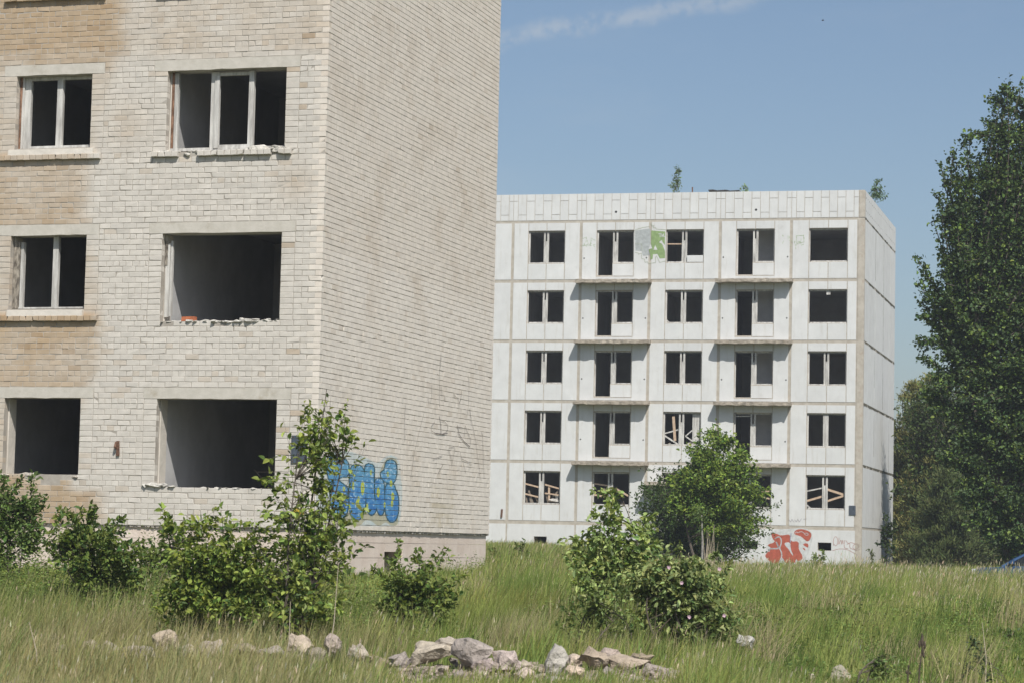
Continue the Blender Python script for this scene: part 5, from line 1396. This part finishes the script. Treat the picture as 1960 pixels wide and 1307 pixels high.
# clumps of long pale grass left of the upright boulder
def tuft(name, label, px, py, d, n, H_, colr, seed, spread=0.25, windx=0.35, group=None, lean=.2, cat='grass tuft'):
    rr_ = np.random.default_rng(seed); p = AT(px, py, d); xx = p[0] + rr_.normal(0, spread, n); yy = d + rr_.normal(0, spread, n)
    o = blades(name, xx, yy, H_ * rr_.uniform(.5, 1.1, n), np.full(n, .008), np.array(colr)[None] * (1 + rr_.normal(0, .2, (n, 1)).clip(-.5, .5)), lean, windx=windx)
    props(o, label, cat, group); return o
tuft('grass_tuft', 'pale arching tuft of long dry grass left of the upright boulder', 985, 1210, 32.5, 420, 0.75, (0.33, 0.31, 0.17), 61, .22)
for q_, (x_, y_, d_, n_, h_, c_, lb_) in enumerate(((915, 1190, 34.0, 500, .75, (0.22, 0.26, 0.07), 'wispy yellow green grass tuft behind the left part of the rubble'), (1010, 1150, 39.0, 500, .75, (0.17, 0.24, 0.06), 'tall green grass tuft halfway between rubble and white block'),
        (700, 1230, 30.5, 420, .65, (0.26, 0.25, 0.11), 'straw coloured grass tuft right of the tall sapling'), (215, 1230, 31.0, 420, .7, (0.24, 0.23, 0.10), 'dull straw tuft before the low spreading shrub'), (60, 1200, 32.0, 420, .8, (0.22, 0.23, 0.09), 'dull straw tuft at the left edge'),
        (1500, 1180, 40.0, 400, .5, (0.16, 0.23, 0.06), 'green grass tuft right of the rose bush'), (1660, 1160, 46.0, 500, .6, (0.13, 0.20, 0.05), 'green tuft in the middle of the right slope'), (1440, 1280, 28.5, 300, .35, (0.20, 0.25, 0.08), 'short green tuft right of the rubble'))):
    tuft('grass_tuft', lb_, x_, y_, d_, n_, h_, c_, 600 + q_, .3, windx=.3)
tuft('grass_tuft', 'tall yellow grass tuft right of the brick corner', 990, 1180, 36.5, 500, 0.7, (0.20, 0.22, 0.06), 62, .35)

# dry reeds before the young tree
mb = MB(); rr = random.Random(9)
p0 = AT(1360, 1085, 84.0); root = empty('dry_reeds', (p0[0], p0[1], float(gz(p0[0], p0[1]))), 0, 'bundle of pale dry upright stalks in front of the young tree', 'plant')
for q in range(26):
    x0 = rr.uniform(-.22, .28); h_ = rr.uniform(0.7, 1.75); lx = rr.uniform(-.12, .2); mb.tube([(x0, 0, 0), (x0 + lx * .4, 0.02, h_ * .5), (x0 + lx, rr.uniform(-.1, .1), h_)], [0.012, 0.010, 0.004], 5)
mb.build('stalk', M['stalk'], root)
# white slim trunk beside it
mb = MB(); p1 = AT(1343, 1085, 88.0); b_ = (p1[0], p1[1], float(gz(p1[0], p1[1])))
root = empty('slim_birch', b_, 0, 'slim white stem standing left of the dry reeds', 'tree'); tp = AT(1343, 985, 88.0) - np.array(b_)
mb.tube([(0, 0, -.05), tuple(tp * .5 + [0.03, 0, 0]), tuple(tp)], [0.045, 0.038, 0.02], 8); mb.build('trunk', M['bark_white'], root)
rr_ = np.random.default_rng(5); P = tp + rr_.normal(0, .22, (160, 3)); leaf_mesh('foliage', P, rnd_dir(160, rr_), rnd_dir(160, rr_) + [0, 0, 1], np.full(160, .1), np.full(160, .06), leaf_colors(160, (0.07, .11, .03), rr_), M['leaf'], root)

for x_, y0_, x2_, y2_, d_, lb_ in ((620, 1312, 648, 1075, 27.5, 'pale bent dry stalk standing below the tall sapling'), (72, 1312, 56, 1190, 26.5, 'thin dry stalk at the lower left corner'), (540, 1312, 556, 1150, 27.8, 'dry stalk in front of the broad bright shrub'), (1885, 1312, 1880, 1190, 27.0, 'thin stalk near the lower right corner')):
    a_, b_ = AT(x_, y0_, d_), AT(x2_, y2_, d_); a_[2] = float(gz(a_[0], d_)) - .03; mb = MB(); m_ = (a_ + b_) / 2 + [.03, 0, .02]; mb.tube([a_, m_, b_], [.007, .006, .003], 5)
    o = mb.build('dry_stalk', M['stalk']); props(o, lb_, 'plant stalk')
# bare branch, mullein stalk, weeds
mb = MB(); q = [AT(*p, 32.0) for p in ((1230, 1280), (1240, 1240), (1253, 1215), (1268, 1198), (1284, 1182))]; q[0][2] = float(gz(q[0][0], 32)) - .05
mb.tube(q, [.022, .018, .014, .010, .005], 6); q2 = [AT(*p, 32.0) for p in ((1253, 1215), (1254, 1190), (1258, 1160))]; mb.tube(q2, [.010, .007, .003], 5)
o = mb.build('dead_branch', M['dead']); props(o, 'bare forked branch sticking up from the rubble before the rose bush', 'branch')
def weed(label, pts, d, heads, seed, cat='dead weed', w0=.012):
    b = AT(pts[0][0], pts[0][1], d); z0 = float(gz(b[0], d)); root = empty('dead_mullein' if 'mullein' in label else 'weed', (b[0], d, z0), 0, label, cat)
    o_ = np.array([b[0], d, z0]); mb = MB(); P = [AT(*p, d) - o_ for p in pts]; P[0][2] = -0.05; mb.tube(P, np.linspace(w0, w0 * .5, len(P)), 6); mb.build('stem', M['dead'], root)
    hb = MB()
    for (x, y, rx, ry) in heads:
        c = AT(x, y, d) - o_; s = d / F_PX; n_ = 7
        hb.tube([c + np.array([0, 0, -ry * s]), c + np.array([0, 0, -ry * s * .5]), c, c + np.array([0, 0, ry * s * .6]), c + np.array([0, 0, ry * s])], [rx * s * .3, rx * s * .9, rx * s, rx * s * .7, rx * s * .2], n_)
    hb.build('seed_head', M['dead'], root); return root
weed('dark dead mullein stalk with club shaped head at the lower right', [(1757, 1320), (1760, 1280), (1765, 1245)], 26.5, [(1765, 1225, 3.6, 14), (1760, 1232, 2.5, 8), (1770, 1234, 2.6, 8), (1766, 1244, 3, 8), (1768, 1252, 2.5, 6)], 1, 'dead plant')
weed('thin dead weed left of the mullein stalk', [(1736, 1320), (1738, 1290), (1739, 1275)], 26.5, [(1739, 1275, 2, 4), (1735, 1285, 2, 4), (1742, 1287, 2, 3)], 2)
plant('weed', 'grey green thistle at the lower right corner', 'weed', base_at(1867, 27.5), [B3(1865, 1240, 10, 22, 27.5), B3(1870, 1280, 16, 22, 27.5), B3(1885, 1262, 12, 8, 27.5)], 240, 0.045, (0.05, 0.075, 0.035), 120, None, twigs=26, trunk_r=.006, trunks=2)
plant('weed', 'low dark leafy weed at the right edge of the slope', 'weed', base_at(1925, 36), [B3(1920, 1220, 45, 18, 36), B3(1945, 1235, 30, 18, 36)], 900, 0.06, (0.05, 0.08, 0.025), 121, None, twigs=40, trunks=4)
plant('weed', 'small leafy weed left of the lower right mullein', 'weed', base_at(1690, 28), [B3(1690, 1262, 22, 14, 28), B3(1700, 1290, 25, 14, 28)], 330, 0.045, (0.07, 0.11, 0.03), 122, None, twigs=26, trunks=3)

# ---------------------------------------------------------------- rubble
PINK = (0.42, 0.36, 0.305); GREY = (0.43, 0.395, 0.355)
rg = 'broken concrete pieces in the foreground rubble'
def rock(px, py, wpx, hpx, d, label, seed, colr=PINK, dy=0.8, rot=0.0, group=rg, cat='rubble piece', name='concrete_chunk', sink=0.15, tilt=0.0):
    if px < 700: py -= 14; hpx *= 1.35; wpx *= 1.25
    s = d / F_PX; c = AT(px, py + hpx * 0.08, d); sz = (wpx * s * 1.12, max(wpx, hpx) * s * dy, hpx * s * 1.12)
    bm = chunk_bm(sz, seed, npts=20, noise_amp=0.085, sub=3)
    colr = tuple(np.array(colr) * np.array([1.0, 1.02, 1.0 + 0.04 * ((seed * 7) % 5 - 2)]) * (0.82 + 0.09 * ((seed * 13) % 5)))
    o = bm_obj(name, bm, M['rock'], None, colr, tuple(c), (0, tilt, rot)); props(o, label, cat, group); return o
rock(1060, 1264, 52, 82, 28.1, 'upright pointed oval boulder standing highest in the rubble row', 1, GREY, .5, tilt=.12)
rock(905, 1243, 80, 56, 28.3, 'large pinkish lump with knobbly top left of the middle of the rubble', 2, PINK)
rock(820, 1246, 90, 44, 28.5, 'long flat pink slab piece at the left part of the main rubble', 3, PINK, tilt=-.25)
rock(965, 1262, 70, 46, 28.3, 'wide low pink block left of the upright boulder', 4, (0.52, .43, .38))
rock(1135, 1258, 62, 44, 28.3, 'rounded pink boulder right of the upright boulder', 5, (0.50, .40, .34))
rock(1200, 1266, 90, 38, 28.4, 'broad low mound of crumbled concrete right of the rounded boulder', 6, (0.42, .34, .27))
rock(1255, 1282, 60, 34, 28.3, 'flat chunk at the right end of the main rubble', 7, (0.44, .37, .31))
rock(572, 1252, 42, 50, 28.7, 'rounded boulder in the grass below the tall sapling', 8, (0.44, .36, .30))
rock(637, 1248, 30, 44, 28.7, 'narrow upright stone right of the boulder below the sapling', 9, (0.44, .36, .30))
rock(728, 1268, 42, 32, 28.3, 'low stone at the left end of the main rubble', 10, (0.46, .37, .31))
rock(170, 1255, 36, 34, 28.3, 'leftmost half buried stone in the grass', 11, (0.40, .34, .27))
rock(255, 1260, 44, 34, 28.3, 'second half buried stone from the left in the grass', 12, (0.40, .33, .27))
rock(315, 1240, 44, 44, 28.5, 'pointed half buried stone between the two left stones and the middle ones', 13, (0.42, .34, .27))
rock(405, 1256, 44, 36, 28.3, 'flat half buried stone left of the pair under the broad shrub', 14, (0.42, .35, .28))
rock(465, 1256, 50, 22, 28.3, 'long low half buried stone under the broad shrub', 15, (0.42, .35, .28))
rock(1005, 1290, 44, 32, 27.9, 'pink chunk in front of the upright boulder on its left', 16, (0.54, .44, .38))
rock(1065, 1305, 60, 26, 27.8, 'pale flat chunk directly in front of the upright boulder', 17, (0.55, .49, .43))
rock(1100, 1285, 46, 34, 27.9, 'pink chunk in front of the rounded boulder', 18, (0.52, .41, .34))
rock(860, 1232, 60, 34, 28.6, 'rough pink lump behind the flat slab piece', 81, PINK)
rock(930, 1272, 60, 34, 28.1, 'angular pink piece below the large knobbly lump', 82, (0.47, .38, .33))
rock(1100, 1262, 34, 36, 28.5, 'small pink block filling the gap between upright and rounded boulder', 83, (0.52, .42, .36))
rock(1170, 1252, 46, 30, 28.8, 'pink lump behind the broad mound, right of the rounded boulder', 84, (0.46, .37, .31))
rock(1225, 1258, 50, 28, 28.9, 'dusty brown lump behind the right part of the mound', 85, (0.42, .34, .27))
rock(1428, 1226, 42, 30, 32.5, 'light grey stone at the right foot of the rose bush', 19, (0.50, .47, .43), group=None)
rock(1607, 1294, 46, 46, 29, 'squarish concrete block at the bottom right of the middle', 20, (0.46, .42, .36), group=None, dy=1.0)
rock(1548, 1304, 32, 36, 28.7, 'leaning slab left of the squarish block at the bottom', 21, (0.42, .37, .30), group=None, tilt=.5)
rock(1510, 1094, 34, 18, 88, 'pink slab on top of the small heap before the red graffiti', 22, (0.50, .41, .36), group=None)
rock(1505, 1103, 22, 18, 87, 'dark lump under the pink slab before the red graffiti', 23, (0.40, .33, .28), group=None)
rock(1521, 1114, 22, 14, 84, 'small pink piece in front of the heap before the red graffiti', 24, (0.50, .40, .36), group=None)
rock(1562, 1156, 16, 12, 47, 'small white stone on the right slope', 25, (0.62, .60, .57), group=None)
rock(1565, 1166, 14, 9, 46, 'small orange brick bit below the white stone on the right slope', 26, (0.52, .28, .18), group=None)
rock(1711, 1212, 9, 7, 37, 'tiny white pebble on the green slope above the mullein', 27, (0.65, .64, .60), group=None)
rock(1830, 1270, 18, 10, 31, 'pale flat stone right of the mullein stalk', 28, (0.52, .45, .38), group=None)
rock(1878, 1278, 24, 14, 31, 'pale stone beside the thistle', 29, (0.52, .45, .38), group=None)
rock(1472, 1143, 10, 6, 52, 'small white stone in the grass right of the rose bush', 30, (0.62, .61, .58), group=None)
rock(890, 1096, 12, 8, 50, 'small pale stone at the foot of the brick corner wall', 31, (0.6, .55, .50), group=None)
for i_, (x_, y_, w_, h_, lb_) in enumerate(((120, 1262, 34, 26, 'flat stone nearest the lower left corner'), (215, 1250, 34, 28, 'small rough stone between the two leftmost stones'), (285, 1262, 40, 26, 'low rough stone right of the second stone from the left'), (360, 1258, 36, 28, 'squat stone between the pointed one and the flat one'),
        (520, 1260, 40, 26, 'low stone left of the boulder below the sapling'), (605, 1266, 34, 24, 'low stone between the two boulders below the sapling'), (690, 1262, 44, 30, 'rough low stone starting the main rubble row'), (765, 1262, 46, 34, 'rough beige lump left of the long flat slab piece'),
        (745, 1290, 40, 24, 'beige lump at the bottom edge at the left end of the rubble'), (1290, 1290, 44, 24, 'low dusty lump ending the main rubble on the right'), (1345, 1300, 30, 18, 'separate low stone in the grass right of the rubble'))):
    rock(x_, y_, w_, h_, 28.2, lb_, 120 + i_, tuple(np.array(PINK) * (0.9 + 0.05 * (i_ % 4))))
sm_ = [(760, 1282, 'left of the long flat slab piece'), (850, 1278, 'under the long flat slab piece'), (878, 1290, 'under the large knobbly lump, on its left'), (925, 1290, 'under the large knobbly lump, on its right'),
       (958, 1302, 'at the bottom edge under the wide low block'), (1030, 1282, 'touching the left side of the upright boulder'), (1128, 1302, 'at the bottom edge under the rounded boulder'), (1165, 1284, 'at the right foot of the rounded boulder'),
       (1190, 1297, 'under the left half of the broad crumbled mound'), (1222, 1300, 'under the right half of the broad crumbled mound'), (1288, 1298, 'farthest right of the rubble row'), (700, 1290, 'farthest left of the main rubble row'), (868, 1262, 'wedged between the flat slab piece and the knobbly lump'), (1003, 1270, 'on top between the low block and the upright boulder')]
gp = np.random.default_rng(91); vv = []; V_, F_, C_ = [], [], []
for q in range(2600):
    px_ = gp.uniform(690, 1310); dd_ = gp.normal(28.4, 0.5); xq = AT(px_, 1280, dd_)[0]; sq = gp.uniform(0.012, 0.06) * (1 if gp.random() > .1 else 1.6)
    c_ = np.array([xq, dd_, float(gz(xq, dd_)) + sq * .25])
    v_ = np.array([[x, y, z] for x in (-.5, .5) for y in (-.5, .5) for z in (-.35, .35)]) * sq + gp.uniform(-.22, .22, (8, 3)) * sq + c_
    V_.append(v_); F_.append(BOXF + q * 8); C_.append(np.tile(np.array((0.40, 0.335, 0.28)) * gp.uniform(.55, 1.4), (8, 1)))
props(np_mesh('gravel', np.concatenate(V_), [np.concatenate(F_)], M['rock'], None, np.concatenate(C_)), 'crumbled pink concrete grit between the rubble pieces', 'rubble', None, 'stuff')
rr = random.Random(77)
for i_, (x_, y_, lb) in enumerate(sm_):
    rock(x_, y_, rr.uniform(16, 30), rr.uniform(14, 24), 28.0 + (1290 - y_) * 0.02, 'small loose fragment ' + lb, 40 + i_, tuple(np.array(PINK) * rr.uniform(.85, 1.2)), group='small loose fragments in the rubble heap')

# ---------------------------------------------------------------- car
def build_car():
    D = 86.0; p = AT(1918, 1090, D); gx = p[0]; z0 = float(gz(gx + 1.6, D)) + 0.05
    root = empty('parked_car', (gx + 1.15, D, z0), -0.215, 'blue parked car half hidden by grass at the right edge', 'car')
    # side profile (x along, z up); x=0 at the middle, nose to the left
    prof = [(-2.1, .35), (-2.15, .62), (-1.95, .80), (-1.15, .85), (-0.95, .88), (1.75, .92), (2.05, .86), (2.1, .40), (1.75, .28), (1.62, .28), (1.3, .28), (-1.0, .28), (-1.7, .28)]
    def loft(prof, halfw, mat, name, top_in=0.0, zsplit=.9):
        mb = MB(); n = len(prof); vv = []
        for (yy, k) in ((-1.0, .90), (-.96, 1.0), (.96, 1.0), (1.0, .90)):
            for (x_, z_) in prof:
                ins = top_in * max(0, (z_ - zsplit)) 
                zz_ = z_ if k == 1.0 else .62 + (z_ - .62) * k; xx_ = x_ * (1 if k == 1.0 else .97)
                vv.append((xx_, yy * (halfw - ins), zz_))
        ff = []
        for s in range(3):
            for i_ in range(n): ff.append((s * n + i_, s * n + (i_ + 1) % n, (s + 1) * n + (i_ + 1) % n, (s + 1) * n + i_))
        ff.append(tuple(range(n))[::-1]); ff.append(tuple(3 * n + i_ for i_ in range(n))); mb.add(vv, ff); return mb.build(name, mat, root, smooth=False)
    body = loft(prof, .86, M['carpaint'], 'body')
    # cabin: roof panel on pillars with glass between
    roofp = [(-1.14, .90), (-0.7, 1.18), (-0.25, 1.39), (0.1, 1.47), (0.6, 1.49), (1.1, 1.45), (1.45, 1.36), (1.40, 1.30), (1.0, 1.37), (0.5, 1.40), (0.1, 1.38), (-.2, 1.31), (-.66, 1.10), (-1.1, .86)]
    mb = MB(); n = len(roofp); vv = [(x_, s * .62, z_ - (0.03 if abs(s) == 1 else 0)) for s in (-1, -.7, .7, 1) for (x_, z_) in roofp]
    ff = [(s * n + i_, s * n + (i_ + 1) % n, (s + 1) * n + (i_ + 1) % n, (s + 1) * n + i_) for s in range(3) for i_ in range(n)] + [tuple(range(n))[::-1], tuple(3 * n + i_ for i_ in range(n))]
    mb.add(vv, ff)
    for s in (-1, 1):
        for (a_, b_) in (((-1.12, s * .80, .86), (-.22, s * .61, 1.36)), ((.45, s * .81, .90), (.5, s * .62, 1.40)), ((1.85, s * .79, .90), (1.42, s * .61, 1.32))): mb.bar(a_, b_, .07, .05)
    mb.build('roof', M['carpaint'], root, smooth=False)
    mb = MB(); gl = [(-1.12, .80, .85), (-.22, .62, 1.355), (1.42, .62, 1.315), (1.85, .79, .88)]
    vv = [(x_, s * y_ * .985, z_) for s in (-1, 1) for (x_, y_, z_) in gl]
    mb.add(vv, [(0, 1, 2, 3), (7, 6, 5, 4), (0, 4, 5, 1), (3, 2, 6, 7)]); mb.build('window', M['glass'], root)
    for (x_, s) in ((-1.32, -1), (-1.32, 1), (1.3, -1), (1.3, 1)):
        mb = MB(); yc = s * .74
        mb.tube([(x_, yc - .11, .31), (x_, yc - .09, .31), (x_, yc + .09, .31), (x_, yc + .11, .31)], [.27, .315, .315, .27], 20); wh = mb.build('wheel', M['rubber'], root, smooth=False)
        mb = MB(); mb.tube([(x_, yc - s * .05, .31), (x_, yc + s * .115, .31)], [.20, .19], 14); mb.build('rim', M['alloy'], wh)
    for s in (-1, 1):
        mb = MB(); mb.box((-2.14, s * .62 - .14, .62), (-1.98, s * .62 + .14, .76), jit=.01); mb.build('headlight', M['lamp'], root)
        mb = MB(); mb.box((-.85, s * .93 - .09, .97), (-.70, s * .93 + .09, 1.09), jit=.01); mb.build('mirror', M['carpaint'], root)
    mb = MB(); mb.box((-2.17, -.5, .38), (-2.10, .5, .52)); mb.build('grille', M['rubber'], root)
build_car()

# bird
p = AT(1575, 40, 140.0); mb = MB()
mb.tube([(-.16, 0, 0), (-.08, 0, .01), (.05, 0, .01), (.16, 0, .02)], [.01, .045, .05, .01], 6); mb.add([(-.05, 0, .02), (.06, 0, .02), (.0, .30, .12), (-.04, .30, .12), (.0, -.30, .12), (-.04, -.30, .12)], [(0, 1, 2, 3), (1, 0, 5, 4)])
o = mb.build('bird', M['bird']); o.scale = (0.5, 0.5, 0.5); o.location = tuple(p); props(o, 'tiny dark bird flying high in the blue sky', 'bird')

# ---------------------------------------------------------------- added air volume, lifts the blacks like a faded grade
mh = bpy.data.materials.new('fade_air'); mh.use_nodes = True; th = NT(mh.node_tree)
pv = th.n('ShaderNodeVolumePrincipled', Color=(0.86, 0.92, 1.0, 1), Density=0.0006, Anisotropy=0.2)
oh = th.n('ShaderNodeOutputMaterial'); mh.node_tree.links.new(pv.outputs[0], oh.inputs['Volume'])
mb = MB(); mb.box((-3100, -200, -4), (3100, 3100, 34)); hz = mb.build('fade_haze', mh); props(hz, 'added thin air volume that lifts the blacks to a faded tone', 'fade_haze', None, 'stuff')
